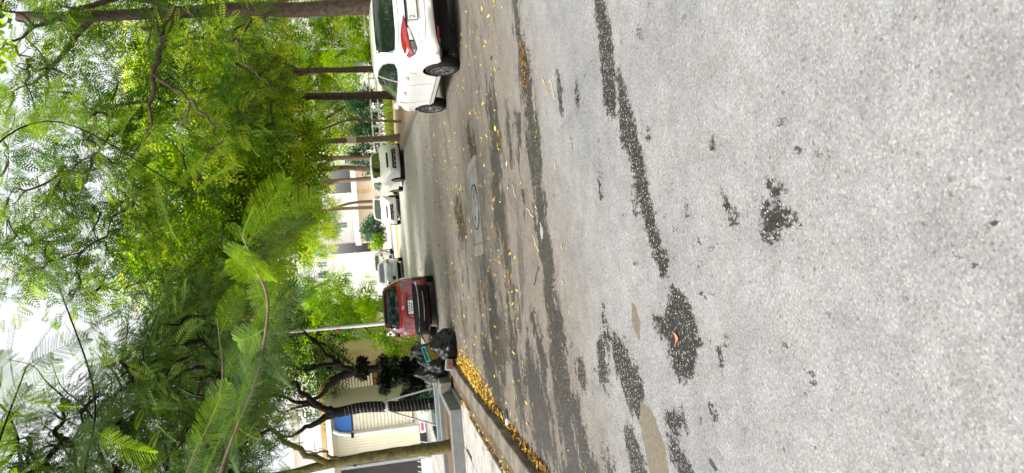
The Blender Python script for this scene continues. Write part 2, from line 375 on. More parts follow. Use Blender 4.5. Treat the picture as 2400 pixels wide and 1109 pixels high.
ys = np.array(ys); gx, gy = np.meshgrid(xs, ys); nx = len(xs)
zz = .015*np.sin(gx*.7+1)*np.sin(gy*.35)*np.clip(gy/10, 0, 1)-.02*np.clip((-2.2-gx)/.8, 0, 1)
zz -= .012*np.exp(-((gy-7.9+.12*gx)/.25)**2)
v = np.stack([gx.ravel(), gy.ravel(), zz.ravel()], 1)
ii = (np.arange(len(ys)-1)[:, None]*nx+np.arange(nx-1)[None, :]).ravel()
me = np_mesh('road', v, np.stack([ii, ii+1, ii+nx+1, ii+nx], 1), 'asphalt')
px, py = gx.ravel(), gy.ravel()
wetv = np.min([seg_sd(px, py, c) for c in WET], 0); patv = np.min([seg_sd(px, py, c) for c in PATCH], 0)
sm = lambda a, lo, hi: (lambda q: q*q*(3-2*q))(np.clip((a-lo)/(hi-lo), 0, 1))
dirtv = sm(py+px*-.45, 4.2, 9.5)*(1-.75*sm(py, 17, 30))
dampv = sm(py-.25*px, 7.5, 10.)*(1-.8*sm(py, 15, 24))*(.45+.55*sm(-px, -2, 1.5))
for n_, a_ in (('wet', wetv), ('patch', patv), ('dirt', dirtv), ('damp', dampv)):
    at = me.attributes.new(n_, 'FLOAT', 'POINT'); at.data.foreach_set('value', np.clip(a_, -2, 2).astype(np.float32))
me.polygons.foreach_set('use_smooth', [True]*len(me.polygons))
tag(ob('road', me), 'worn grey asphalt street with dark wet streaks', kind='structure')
def road_z(x, y):
    return .015*math.sin(x*.7+1)*math.sin(y*.35)*min(1, max(0, y/10))-.02*min(1, max(0, (-2.2-x)/.8))-.012*math.exp(-((y-7.9+.12*x)/.25)**2)
pm('cross_asphalt', (.42, .4, .37), (.36, .34, .31), 3, .6, .2)
tag(MB().box(-70, -3.1, 40.01, 46.9, -.3, -.01).box(5.75, 70, 41.01, 46.9, -.3, -.01).build('cross_road', 'cross_asphalt'), kind='structure')

# left kerb: separate worn stones, soil joint and pale slabs behind
kl = MB().box(-3.39, -3.06, -6, 40, -.3, .06).build('kerb_left', 'soil_leaf'); tag(kl, kind='structure')
y = 2.2; k = 0
while y < 40:
    L = random.uniform(.88, 1.05) if y < 25 else 2.
    mb = MB().box(-.165, .165, 0, L-.018, 0, .17, .014)
    for q in mb.v:
        q.z += random.uniform(-.006, .004) if q.z > .1 else 0; q.x += random.uniform(-.006, .006)
    mb.build('kerb_stone', 'kerb_stone', kl, loc=(-3.225+random.uniform(-.012, .012), y, -.02+random.uniform(-.008, .008)), rot=(random.uniform(-.006, .006), random.uniform(-.02, .02), random.uniform(-.006, .006))); y += L
pl = MB().box(-26, -3.4, -6, 40, -.3, .1).build('pavement_left', 'soil_leaf'); tag(pl, kind='structure')
slabm = []
for s_ in range(3):
    mb = MB().box(0, .985, 0, .985, 0, .06, .01)
    for q in mb.v: q.z += random.uniform(-.004, .004) if q.z > .03 else 0
    slabm.append(mesh('slab', mb.v, mb.f, 'slab'))
for i in range(7):
    for j in range(29):
        if i == 0 and random.random() < .12 and j > 3: continue
        o = ob('slab', random.choice(slabm), pl, (-4.72-i*1.0+(.12 if i == 0 and j % 5 == 2 else 0), 3+j*1.0, .095+random.uniform(-.007, .006)), (random.uniform(-.006, .006), random.uniform(-.006, .006), random.uniform(-.006, .006)))
far_slab = MB().box(-26, -3.8, 32.01, 40, .1, .152).build('slab', 'slab', pl)
MB().box(-26, -10.8, 3, 32, .1, .152).build('slab', 'slab', pl)

# right kerb and paving, with a parking bay where the white car stands
kr_pts = [(5.45, -6), (5.45, 20.5), (4.42, 23.2), (4.36, 41)]
poly = kr_pts+[(30, 41), (30, -6)]
pr = MB().prism([(p_[0]+.14, p_[1]) for p_ in kr_pts]+[(30, 41), (30, -6)], -.3, .145).build('pavement_right', 'right_paving'); tag(pr, kind='structure')
kr = MB().prism([(p_[0]+.02, p_[1]) for p_ in kr_pts]+[(p_[0]+.13, p_[1]) for p_ in kr_pts[::-1]], -.3, .07).build('kerb_right', 'soil_leaf'); tag(kr, kind='structure')
a = 0.
def along(s_):
    P = [Vector(p_) for p_ in kr_pts[1:]]
    for p0, p1 in zip(P[:-1], P[1:]):
        L = (p1-p0).length
        if s_ <= L: return p0.lerp(p1, s_/L), (p1-p0).normalized()
        s_ -= L
    return None
s_ = 0.
while along(s_+1.):
    p0, d0 = along(s_); p1, d1 = along(s_+.98); d = (p1-p0)
    mb = MB().box(0, d.length, -.14, 0, 0, .16, .012)
    for q in mb.v: q.z += random.uniform(-.004, .004) if q.z > .1 else 0
    mb.build('kerb_stone', 'kerb_grey', kr, loc=(p0.x, p0.y, -.01), rot=(0, 0, math.atan2(d.y, d.x))); s_ += 1.

# far side of the cross street: yellow kerb and pale paving
fp = MB().box(-70, 70, 47.06, 110, -.3, .12).build('pavement_far', 'far_paving'); tag(fp, kind='structure')
fk = MB().box(-70, 70, 46.91, 47.06, -.3, .13).build('kerb_far', 'yellow_paint'); tag(fk, kind='structure')

# ================================================================ drain cover in the road
dc = empty('drain_cover', (.58, 12.66, .0), R(4), 'rectangular concrete drain cover with a round lid set in the road', 'drain cover')
mb = MB()
for x0, x1, y0, y1 in ((-.86, .86, -.53, -.46), (-.86, .86, .46, .53), (-.86, -.66, -.459, .459), (.66, .86, -.459, .459)): mb.box(x0, x1, y0, y1, -.1, .024, .012)
for q in mb.v: q.x += random.uniform(-.012, .012); q.y += random.uniform(-.012, .012)
mb.build('frame', 'concrete', dc)
fl = MB().box(-.655, .655, -.455, .455, -.1, .006, .006).build('slab', 'lid_concrete', dc)
MB().lathe([(.40, .0), (.40, .02), (.41, .021), (.41, .0)], 40, closed=True).build('ring', 'bark_dark', dc)
lid = MB().lathe([(.395, -.05), (.395, .012), (.38, .02), (.02, .022)], 40).build('lid', 'lid_concrete', dc, True)
for sx in (-.2, .2): MB().box(sx-.04, sx+.04, -.02, .02, .021, .026).build('lifting_slot', 'trim_black', lid)

# ================================================================ VEHICLES
def smooth1(a, n=2):
    a = np.array(a, float)
    for _ in range(n): a[1:-1] = .25*a[:-2]+.5*a[1:-1]+.25*a[2:]
    return a
def car_body(P, mat, name='body'):
    """closed lofted shell, y forward from the rear bumper, with real wheel wells"""
    L, W, zb, belt, rw = P['L'], P['W'], P['zb'], P['belt'], P['roofw']
    ys = np.unique(np.concatenate([[0, .03, .07, .12, .18], np.linspace(.25, L-.25, 50), [L-.18, L-.12, L-.07, L-.03, L]]))
    zt = smooth1(np.interp(ys, *zip(*P['top'])), 2); wf = smooth1(np.interp(ys, *zip(*P['plan'])), 2)
    bot = np.interp(ys, *zip(*P['bottom']))
    rows = []
    for y, z1, wv, z0 in zip(ys, zt, wf, bot):
        w_ = W*wv; b_ = min(belt, z1-.07); g = np.clip((z1-b_)/.38, 0, 1); g = g*g*(3-2*g)
        pr_ = [(0, z0), (.5*w_, z0), (.8*w_, z0), (.955*w_, z0+.03), (.985*w_, z0+.11), (.972*w_, .5*(z0+.11)+.27), (.975*w_, .64), (.992*w_, .8), (1.*w_, b_-.15), (.972*w_, b_-.035), (.94*w_, b_)]
        pr_ = [(x, min(z, b_-.002*(11-i))) for i, (x, z) in enumerate(pr_)]
        for t_, xr in ((.12, .06), (.35, .28), (.6, .55), (.8, .8), (.91, .92)):
            xg = .925*w_+(rw*wv-.925*w_)*xr; xh = w_*(.92-.22*t_)
            pr_.append((xh+(xg-xh)*g, b_+(z1-b_)*(t_ if g > .05 else t_)))
        for fx, fz in ((.84, .965), (.6, .99), (.3, 1.)):
            xg = rw*wv*fx; xh = w_*.7*fx; pr_.append((xh+(xg-xh)*g, b_+(z1-b_)*fz))
        pr_.append((0, z1)); rows.append(pr_)
    rows = np.array(rows); ny, nr = rows.shape[:2]
    def yoff(y, z):
        o = 0.
        if y < .6: o += np.interp(z, *zip(*P['rear']))*(1-y/.6)
        if L-y < .6: o -= np.interp(z, *zip(*P['front']))*(1-(L-y)/.6)
        return o
    V = []; F = []; idx = {}
    for i in range(ny):
        for j in range(nr):
            x, z = rows[i, j]
            for s_ in (-1, 1):
                if (j == 0 or j == nr-1) and s_ == 1: idx[i, j, 1] = idx[i, j, -1]; continue
                idx[i, j, s_] = len(V); V.append((s_*x, ys[i]+yoff(ys[i], z), z))
    for i in range(ny-1):
        for j in range(nr-1):
            a_, b_, c_, d_ = (i, j), (i+1, j), (i+1, j+1), (i, j+1)
            F.append(tuple(idx[(*q, -1)] for q in (a_, d_, c_, b_))); F.append(tuple(idx[(*q, 1)] for q in (a_, b_, c_, d_)))
    NX = 8                                                   # end caps as bulged strips
    for i, dr, bulge in ((0, -1, P.get('rb', .1)), (ny-1, 1, P.get('fb', .16))):
        grid = []
        for j in range(nr):
            x, z = rows[i, j]; line = [idx[i, j, -1]]
            if 0 < j < nr-1:
                for k in range(1, NX):
                    t_ = -1+2*k/NX; q = (1-t_*t_)*min(1, x/(.7*W)) * min(1, 4*j/(nr-1)) * min(1, 6*(nr-1-j)/(nr-1)); line.append(len(V)); V.append((t_*x, ys[i]+yoff(ys[i], z)+dr*bulge*q, z))
                line.append(idx[i, j, 1])
            grid.append(line)
        for j in range(nr-1):
            A_, B_ = grid[j], grid[j+1]; fl = dr == -1
            def q_(f): F.append(f if fl else f[::-1])
            if len(A_) == 1:
                for k in range(NX): q_((A_[0], B_[k+1], B_[k]))
            elif len(B_) == 1:
                for k in range(NX): q_((A_[k], A_[k+1], B_[0]))
            else:
                for k in range(NX): q_((A_[k], A_[k+1], B_[k+1], B_[k]))
    me = mesh(name, V, F, mat, True)
    bm = bmesh.new(); bm.from_mesh(me); bmesh.ops.remove_doubles(bm, verts=bm.verts, dist=1e-5); bmesh.ops.recalc_face_normals(bm, faces=bm.faces); bm.to_mesh(me); bm.free()
    bvh_me = me
    tmp = bpy.data.objects.new('tmp_body', me); C.objects.link(tmp); cut = []
    for yw in P['axles']:
        for s_ in (-1, 1):
            mb = MB().lathe([(P['wr']+.045, 0), (P['wr']+.045, .6)], 40, 'x')
            cm = mesh('tmp_cut', mb.v, mb.f, 'trim_black')
            b2 = bmesh.new(); b2.from_mesh(cm); bmesh.ops.recalc_face_normals(b2, faces=b2.faces); b2.to_mesh(cm); b2.free()
            co = bpy.data.objects.new('tmp_cut', cm); co.location = (W-.3 if s_ == 1 else -W-.3, yw, P['wr']); C.objects.link(co); cut.append(co)
            md = tmp.modifiers.new('b', 'BOOLEAN'); md.operation = 'DIFFERENCE'; md.object = co; md.solver = 'EXACT'
    bpy.context.view_layer.update()
    ev = tmp.evaluated_get(bpy.context.evaluated_depsgraph_get()); out = bpy.data.meshes.new_from_object(ev)
    bm = bmesh.new(); bm.from_mesh(bvh_me); bvh = BVHTree.FromBMesh(bm); bm.free()
    bpy.data.objects.remove(tmp)
    for co in cut: bpy.data.objects.remove(co)
    out.name = name; out.materials.clear(); out.materials.append(M[mat]); out.materials.append(M['trim_black'])
    for p_ in out.polygons:                                   # inner wells are black plastic
        c_ = p_.center; inner = False
        for yw in P['axles']:
            d_ = math.hypot(c_.y-yw, c_.z-P['wr'])
            if d_ < P['wr']+.05 and abs(c_.x) < W*.93 and (abs(p_.normal.x) > .9 or d_ > P['wr']+.03): inner = True
        p_.material_index = 1 if inner or c_.z < P['zb']+.01 else 0; p_.use_smooth = True
    out.set_sharp_from_angle(angle=R(55))
    return out, bvh
VIEW = {'rear': (Vector((1, 0, 0)), Vector((0, 1, 0))), 'front': (Vector((-1, 0, 0)), Vector((0, -1, 0))),
        'left': (Vector((0, -1, 0)), Vector((1, 0, 0))), 'right': (Vector((0, 1, 0)), Vector((-1, 0, 0)))}
def panel(bvh, poly, view, mat, name, parent, off=.004, cuts=3, thick=.012, origin=None):
    """a thin panel cut to an outline and laid onto the bodywork from one side"""
    if isinstance(view, str): h, d = VIEW[view]
    else: d = Vector((math.sin(view), math.cos(view), 0)); h = Vector((math.cos(view), -math.sin(view), 0))
    up = Vector((0, 0, 1)); bm = bmesh.new(); og = Vector(origin or (0, 0, 0))
    vs = [bm.verts.new(og+h*a_+up*b_-d*9) for a_, b_ in poly]; bm.faces.new(vs)
    bmesh.ops.triangulate(bm, faces=bm.faces)
    for _ in range(cuts): bmesh.ops.subdivide_edges(bm, edges=bm.edges, cuts=1, use_grid_fill=True); bmesh.ops.triangulate(bm, faces=[f for f in bm.faces if len(f.verts) > 3])
    far = None
    for v_ in bm.verts:
        hit = bvh.ray_cast(v_.co, d, 30)
        if hit[0] is None:
            near = bvh.find_nearest(v_.co+d*9); hit = near
        v_.co = hit[0]-d*off if hit[1] is None else hit[0]-d*off*.4+(hit[1] if hit[1].dot(d) < 0 else -hit[1])*off*.6
    be = [e for e in bm.edges if e.is_boundary]
    ex = bmesh.ops.extrude_edge_only(bm, edges=be)
    for v_ in [g_ for g_ in ex['geom'] if isinstance(g_, bmesh.types.BMVert)]: v_.co += d*thick
    bmesh.ops.recalc_face_normals(bm, faces=bm.faces)
    me = bpy.data.meshes.new(name); bm.to_mesh(me); bm.free(); me.materials.append(M[mat])
    for p_ in me.polygons: p_.use_smooth = True
    me.set_sharp_from_angle(angle=R(35))
    return ob(name, me, parent)
def strip(bvh, pts, wd, view, mat, name, parent, off=.003, cuts=2):
    P_ = [Vector((*p_, 0)) for p_ in pts]; l_ = []; r_ = []
    for i, p_ in enumerate(P_):
        d = (P_[min(i+1, len(P_)-1)]-P_[max(i-1, 0)]).normalized(); n_ = Vector((-d.y, d.x, 0))*wd/2; l_.append(p_+n_); r_.append(p_-n_)
    mb_poly = [(q.x, q.y) for q in l_]+[(q.x, q.y) for q in r_[::-1]]
    return panel(bvh, mb_poly, view, mat, name, parent, off, cuts, .008)
WHEEL = {}
def wheel_meshes(r, dark):
    key = (r, dark)
    if key in WHEEL: return WHEEL[key]
    w_ = .095
    mb = MB().lathe([(r*.67, -w_), (r*.9, -w_-.004), (r*.975, -w_*.75), (r, -w_*.4), (r, w_*.4), (r*.975, w_*.75), (r*.9, w_+.004), (r*.67, w_)], 36, 'x', closed=True)
    ty = mesh('tyre', mb.v, mb.f, 'rubber', True, 40)
    mb = MB().lathe([(r*.69, .02), (r*.69, .096), (r*.64, .1), (r*.62, .05), (r*.6, .02)], 36, 'x', closed=True)
    mb.lathe([(.05, .02), (.05, .085), (.03, .095)], 12, 'x')
    for k in range(5):
        a_ = 2*PI*k/5
        for da in (-.13, .13):
            c_, s_ = math.cos(a_+da*.4), math.sin(a_+da*.4); c2, s2 = math.cos(a_+da*1.8), math.sin(a_+da*1.8)
            p0 = Vector((.075, c_*.04, s_*.04)); p1 = Vector((.088, c2*r*.64, s2*r*.64)); t_ = (p1-p0).normalized().cross(Vector((1, 0, 0)))*.018
            mb.add([p0-t_, p0+t_, p1+t_*.8, p1-t_*.8]+[q-Vector((.035, 0, 0)) for q in (p0-t_, p0+t_, p1+t_*.8, p1-t_*.8)], [(0, 1, 2, 3), (7, 6, 5, 4), (0, 4, 5, 1), (1, 5, 6, 2), (2, 6, 7, 3), (3, 7, 4, 0)])
    rm = mesh('rim', mb.v, mb.f, 'alloy', False)
    mb = MB().lathe([(r*.6, .0), (r*.6, .03), (.02, .034)], 24, 'x'); dk = mesh('brake_disc', mb.v, mb.f, 'alloy_dark', True, 40)
    WHEEL[key] = (ty, rm, dk); return WHEEL[key]
def add_wheels(root, P):
    ty, rm, dk = wheel_meshes(P['wr'], True)
    for yw in P['axles']:
        for s_ in (-1, 1):
            wh = ob('wheel', ty, root, (s_*(P['W']-.105), yw, P['wr'])); wh.rotation_euler = (random.uniform(0, 6), 0, 0 if s_ == 1 else PI)
            wh.name = 'wheel'; ob('rim', rm, wh); ob('brake_disc', dk, wh)
def mirror(root, W, y, z, mat):
    for s_ in (-1, 1):
        mb = MB().lathe([(.01, -.045), (.04, -.04), (.058, -.01), (.055, .035), (.02, .05)], 12, 'y')
        for q in mb.v: q.x *= 1.35
        mb.build('side_mirror', mat, root, True, loc=(s_*(W+.06), y, z))
def digits(root, txt, size, loc, mat, name='lettering', rot=(PI/2, 0, 0)):
    cu = bpy.data.curves.new(name, 'FONT'); cu.body = txt; cu.size = size; cu.extrude = .0015; cu.align_x = 'CENTER'; cu.align_y = 'CENTER'
    t_ = bpy.data.objects.new('tmp', cu); C.objects.link(t_); bpy.context.view_layer.update()
    me = bpy.data.meshes.new_from_object(t_.evaluated_get(bpy.context.evaluated_depsgraph_get())); bpy.data.objects.remove(t_)
    me.materials.clear(); me.materials.append(M[mat]); return ob(name, me, root, loc, rot)
def plate(root, loc, wd=.44, ht=.15, txt=None, tilt=0, flip=False):
    p_ = MB().box(-wd/2, wd/2, -.012, 0, -ht/2, ht/2, .004).build('number_plate', 'plate', root, loc=loc, rot=(tilt, 0, PI if flip else 0))
    fr = MB()
    for a_ in ((-wd/2-.006, wd/2+.006, ht/2, ht/2+.008), (-wd/2-.006, wd/2+.006, -ht/2-.008, -ht/2), (-wd/2-.008, -wd/2, -ht/2, ht/2), (wd/2, wd/2+.008, -ht/2, ht/2)): fr.box(a_[0], a_[1], -.014, 0.0, a_[2], a_[3])
    fr.build('plate_frame', 'trim_black', p_)
    if txt: digits(p_, txt, ht*.8, (-wd/2+.06, -.0135, 0), 'plate_ink')
    return p_

# ---------------------------------------------------------------- white hatchback at the right, seen from behind
PW = dict(L=4.05, W=.92, zb=.28, belt=1.1, roofw=.62, wr=.325, axles=(.78, 3.36), rb=.1, fb=.2,
          top=[(0, 1.07), (.12, 1.1), (.22, 1.15), (.55, 1.43), (.75, 1.53), (1.2, 1.585), (1.7, 1.6), (2.15, 1.56), (2.5, 1.43), (3.05, 1.12), (3.3, 1.05), (3.8, .93), (3.97, .83), (4.05, .72)],
          plan=[(0, .8), (.06, .87), (.15, .93), (.4, .985), (.8, 1), (3.2, 1), (3.6, .97), (3.85, .88), (4.05, .7)],
          bottom=[(0, .41), (.2, .4), (.45, .34), (.8, .29), (3.6, .28), (4.05, .3)],
          rear=[(.2, .1), (.42, .02), (.5, .0), (.64, .0), (.7, .035), (.8, .07), (1., .09), (1.12, .1), (1.6, .1)],
          front=[(.2, .06), (.4, 0), (.6, .0), (.75, .06), (1.6, .1)])
ang = math.atan2(.23, 2.55)
wc = empty('white_hatchback', (0, 0, 0), ang, 'white hatchback parked at the right kerb, nearest car, seen from behind', 'car')
wc.location = Vector((3.25, 13.3, 0))-Matrix.Rotation(ang, 3, 'Z') @ Vector((-PW['W']+.05, .78, 0))
bd, bv = car_body(PW, 'car_white'); body = ob('body', bd, wc)
add_wheels(wc, PW)
panel(bv, [(-.64, 1.2), (-.675, 1.24), (-.625, 1.36), (-.54, 1.515), (-.3, 1.525), (.3, 1.525), (.54, 1.515), (.625, 1.36), (.675, 1.24), (.64, 1.2), (.3, 1.175), (-.3, 1.175)], 'rear', 'glass_dark', 'rear_window', wc, .006)
for sd_, sg in (('left', -1), ('right', 1)):
    f_ = lambda pts: [(sg*a_, b_) for a_, b_ in pts][::sg]
    panel(bv, f_([(.62, 1.21), (.74, 1.34), (.95, 1.43), (1.3, 1.495), (1.75, 1.52), (2.1, 1.49), (2.45, 1.37), (2.98, 1.13), (2.9, 1.1), (2., 1.115), (1.2, 1.13), (.8, 1.16)]), sd_, 'metal_grey', 'window_trim', wc, .004, 3)
    panel(bv, f_([(.66, 1.215), (.77, 1.33), (.97, 1.415), (1.3, 1.475), (1.62, 1.495), (1.5, 1.135), (1.2, 1.145), (.82, 1.172)]), sd_, 'glass_dark', 'side_window', wc, .008, 3)
    panel(bv, f_([(1.7, 1.497), (1.78, 1.5), (2.1, 1.47), (2.42, 1.355), (2.9, 1.14), (2.85, 1.118), (2., 1.13), (1.58, 1.135)]), sd_, 'glass_dark', 'side_window', wc, .008, 3)
    strip(bv, f_([(.62, 1.2), (.72, 1.05), (.9, .8)]), .008, sd_, 'seam', 'door_seam', wc)
    strip(bv, f_([(1.56, 1.12), (1.58, .7), (1.6, .34)]), .008, sd_, 'seam', 'door_seam', wc)
    strip(bv, f_([(2.75, 1.1), (2.78, .75), (2.72, .34)]), .008, sd_, 'seam', 'door_seam', wc)
    strip(bv, f_([(1.2, .4), (2.9, .4)]), .012, sd_, 'seam', 'door_seam', wc)
    for yh in (1.05, 2.0):
        hb = MB().box(-.012, .012, -.1, .1, -.016, .016, .008).build('door_handle', 'car_white', wc, loc=(sg*(PW['W']+.012), yh+.1, .98))
        MB().box(-.004, .004, -.05, .05, -.02, .02).build('handle_recess', 'seam', hb, loc=(-sg*.011, -.05, .005))
    va = sg*-R(38)
    hs_ = lambda pts: [(sg*a_, b_) for a_, b_ in pts][::sg]
    panel(bv, hs_([(.1, 1.03), (.22, 1.06), (.45, 1.095), (.62, 1.09), (.73, 1.05), (.81, .97), (.72, .86), (.62, .825), (.45, .875), (.25, .97)]), va, 'trim_black', 'tail_light_base', wc, .005, 3)
    tl = panel(bv, hs_([(.12, 1.028), (.22, 1.055), (.45, 1.088), (.62, 1.082), (.72, 1.045), (.795, .97), (.72, .895), (.64, .93), (.45, .965), (.25, .995)]), va, 'lamp_red', 'tail_light', wc, .013, 3)
    panel(bv, hs_([(.3, .98), (.48, .95), (.48, .88), (.3, .95)]), va, 'lamp_clear', 'reversing_light', wc, .012, 2)
    panel(bv, hs_([(.5, .945), (.64, .917), (.7, .885), (.705, .865), (.62, .84), (.5, .872)]), va, 'lamp_smoke', 'indicator', wc, .012, 2)
    strip(bv, [(sg*.62, .72), (sg*.58, .68), (sg*.3, .655), (0, .65)][::1], .008, 'rear', 'seam', 'tailgate_seam', wc)
    strip(bv, [(sg*.64, .82), (sg*.62, .72)], .008, 'rear', 'seam', 'tailgate_seam', wc)
    panel(bv, hs_([(.36, .43), (.6, .436), (.63, .47), (.36, .463)]), va*.3, 'lamp_red', 'rear_reflector', wc, .02, 1)
panel(bv, [(-.74, .415), (-.68, .45), (-.55, .485), (-.2, .5), (.2, .5), (.55, .485), (.68, .45), (.74, .415)], 'rear', 'trim_black', 'rear_valance', wc, .008)
strip(bv, [(-.6, 1.135), (-.3, 1.112), (0, 1.105), (.3, 1.112), (.6, 1.135)], .012, 'rear', 'seam', 'tailgate_seam', wc)
strip(bv, [(-.3, .985), (0, .985), (.3, .985)], .03, 'rear', 'trim_black', 'plate_light_housing', wc, .01)
strip(bv, [(-.56, .78), (-.42, .782)], .01, 'rear', 'metal_grey', 'badge', wc, .006)
plate(wc, (0.0, -.045, .87), .5, .17, '2', tilt=-.12)
mirror(wc, PW['W'], 2.72, 1.12, 'car_white')
MB().box(-.62, .62, .2, 3.9, .2, .4).build('underbody', 'trim_black', wc)

# ---------------------------------------------------------------- red crossover on the left, seen from behind
PR = dict(L=4.3, W=.92, zb=.22, belt=1.12, roofw=.63, wr=.335, axles=(.85, 3.45), rb=.09, fb=.2,
          top=[(0, 1.1), (.1, 1.14), (.2, 1.2), (.45, 1.5), (.6, 1.6), (1.1, 1.64), (1.8, 1.64), (2.3, 1.58), (3.1, 1.13), (3.9, .98), (4.15, .85), (4.3, .7)],
          plan=[(0, .86), (.06, .91), (.15, .955), (.4, .99), (.8, 1), (3.4, 1), (3.8, .95), (4.1, .86), (4.3, .7)],
          bottom=[(0, .28), (.3, .24), (.8, .22), (4.3, .26)],
          rear=[(.2, .1), (.35, .0), (.62, .0), (.72, .05), (.85, .08), (1.15, .1), (1.7, .1)], front=[(.2, .06), (.4, 0), (.7, .03), (1.6, .1)])
rc = empty('red_crossover', (-1.9, 21.9, 0), R(3.5), 'dark red car with black bumper parked at the left, seen from behind', 'car')
bd, bv = car_body(PR, 'car_red'); ob('body', bd, rc); add_wheels(rc, PR)
panel(bv, [(-.7, 1.22), (-.68, 1.33), (-.57, 1.585), (-.3, 1.6), (.3, 1.6), (.57, 1.585), (.68, 1.33), (.7, 1.22), (.3, 1.175), (-.3, 1.175)], 'rear', 'glass_dark', 'rear_window', rc, .008)
strip(bv, [(-.58, 1.59), (0, 1.6), (.58, 1.59)], .05, 'rear', 'car_black', 'roof_spoiler', rc, .03)
panel(bv, [(-.83, .24), (-.87, .55), (-.8, .735), (-.4, .75), (.4, .75), (.8, .735), (.87, .55), (.83, .24)], 'rear', 'car_black', 'rear_bumper', rc, .012)
strip(bv, [(-.76, .63), (-.4, .59), (.4, .59), (.76, .63)], .02, 'rear', 'chrome', 'bumper_trim', rc, .025)
strip(bv, [(-.45, .45), (0, .43), (.45, .45)], .022, 'rear', 'chrome', 'bumper_trim', rc, .025)
for sd_, sg in (('left', -1), ('right', 1)):
    f_ = lambda pts: [(sg*a_, b_) for a_, b_ in pts][::sg]
    panel(bv, f_([(.5, 1.24), (.7, 1.45), (1.1, 1.54), (1.9, 1.55), (2.3, 1.47), (3., 1.15), (2., 1.15), (.8, 1.17)]), sd_, 'glass_dark', 'side_window', rc, .006)
    panel(bv, f_([(.1, .25), (.1, .7), (.5, .72), (1.3, .45), (3., .45), (3.0, .24), (1.3, .24)]), sd_, 'car_black', 'side_cladding', rc, .01)
    va = sg*-R(28); hs_ = lambda pts: [(sg*a_, b_) for a_, b_ in pts][::sg]
    panel(bv, hs_([(.42, 1.06), (.7, 1.09), (.84, 1.07), (.86, 1.0), (.7, .985), (.55, 1.01)]), va, 'lamp_smoke', 'tail_light', rc, .012)
    panel(bv, hs_([(.6, .8), (.66, .8), (.66, .835), (.6, .835)]), va, 'lamp_red', 'rear_reflector', rc, .012, 1)
    strip(bv, [(sg*.36, .77), (sg*.3, .9), (sg*.24, .93)], .02, 'rear', 'car_black', 'plate_recess_edge', rc, .006)
strip(bv, [(-.26, .93), (.26, .93)], .03, 'rear', 'car_black', 'tailgate_handle', rc, .012)
pl_ = plate(rc, (0, -.045, .83), .42, .15, None, tilt=-.1)
for i in range(4): MB().box(-.15+i*.08, -.1+i*.08, -.0145, -.012, .01, .05).build('plate_mark', 'plate_ink', pl_)
for i in range(3): MB().box(-.12+i*.09, -.06+i*.09, -.0145, -.012, -.05, -.012).build('plate_mark', 'plate_ink', pl_)
mb = MB()
for k in range(3): mb.tube([(.028*math.cos(a_)+(k-1)*.03, 0, .028*math.sin(a_)) for a_ in [2*PI*i/14 for i in range(15)]], .005, 5)
mb.build('emblem', 'chrome', rc, loc=(0, -.035, 1.06))
mirror(rc, PR['W'], 2.85, 1.16, 'car_black')
MB().box(-.6, .6, .5, 3.8, .17, .25).build('underbody', 'trim_black', rc)

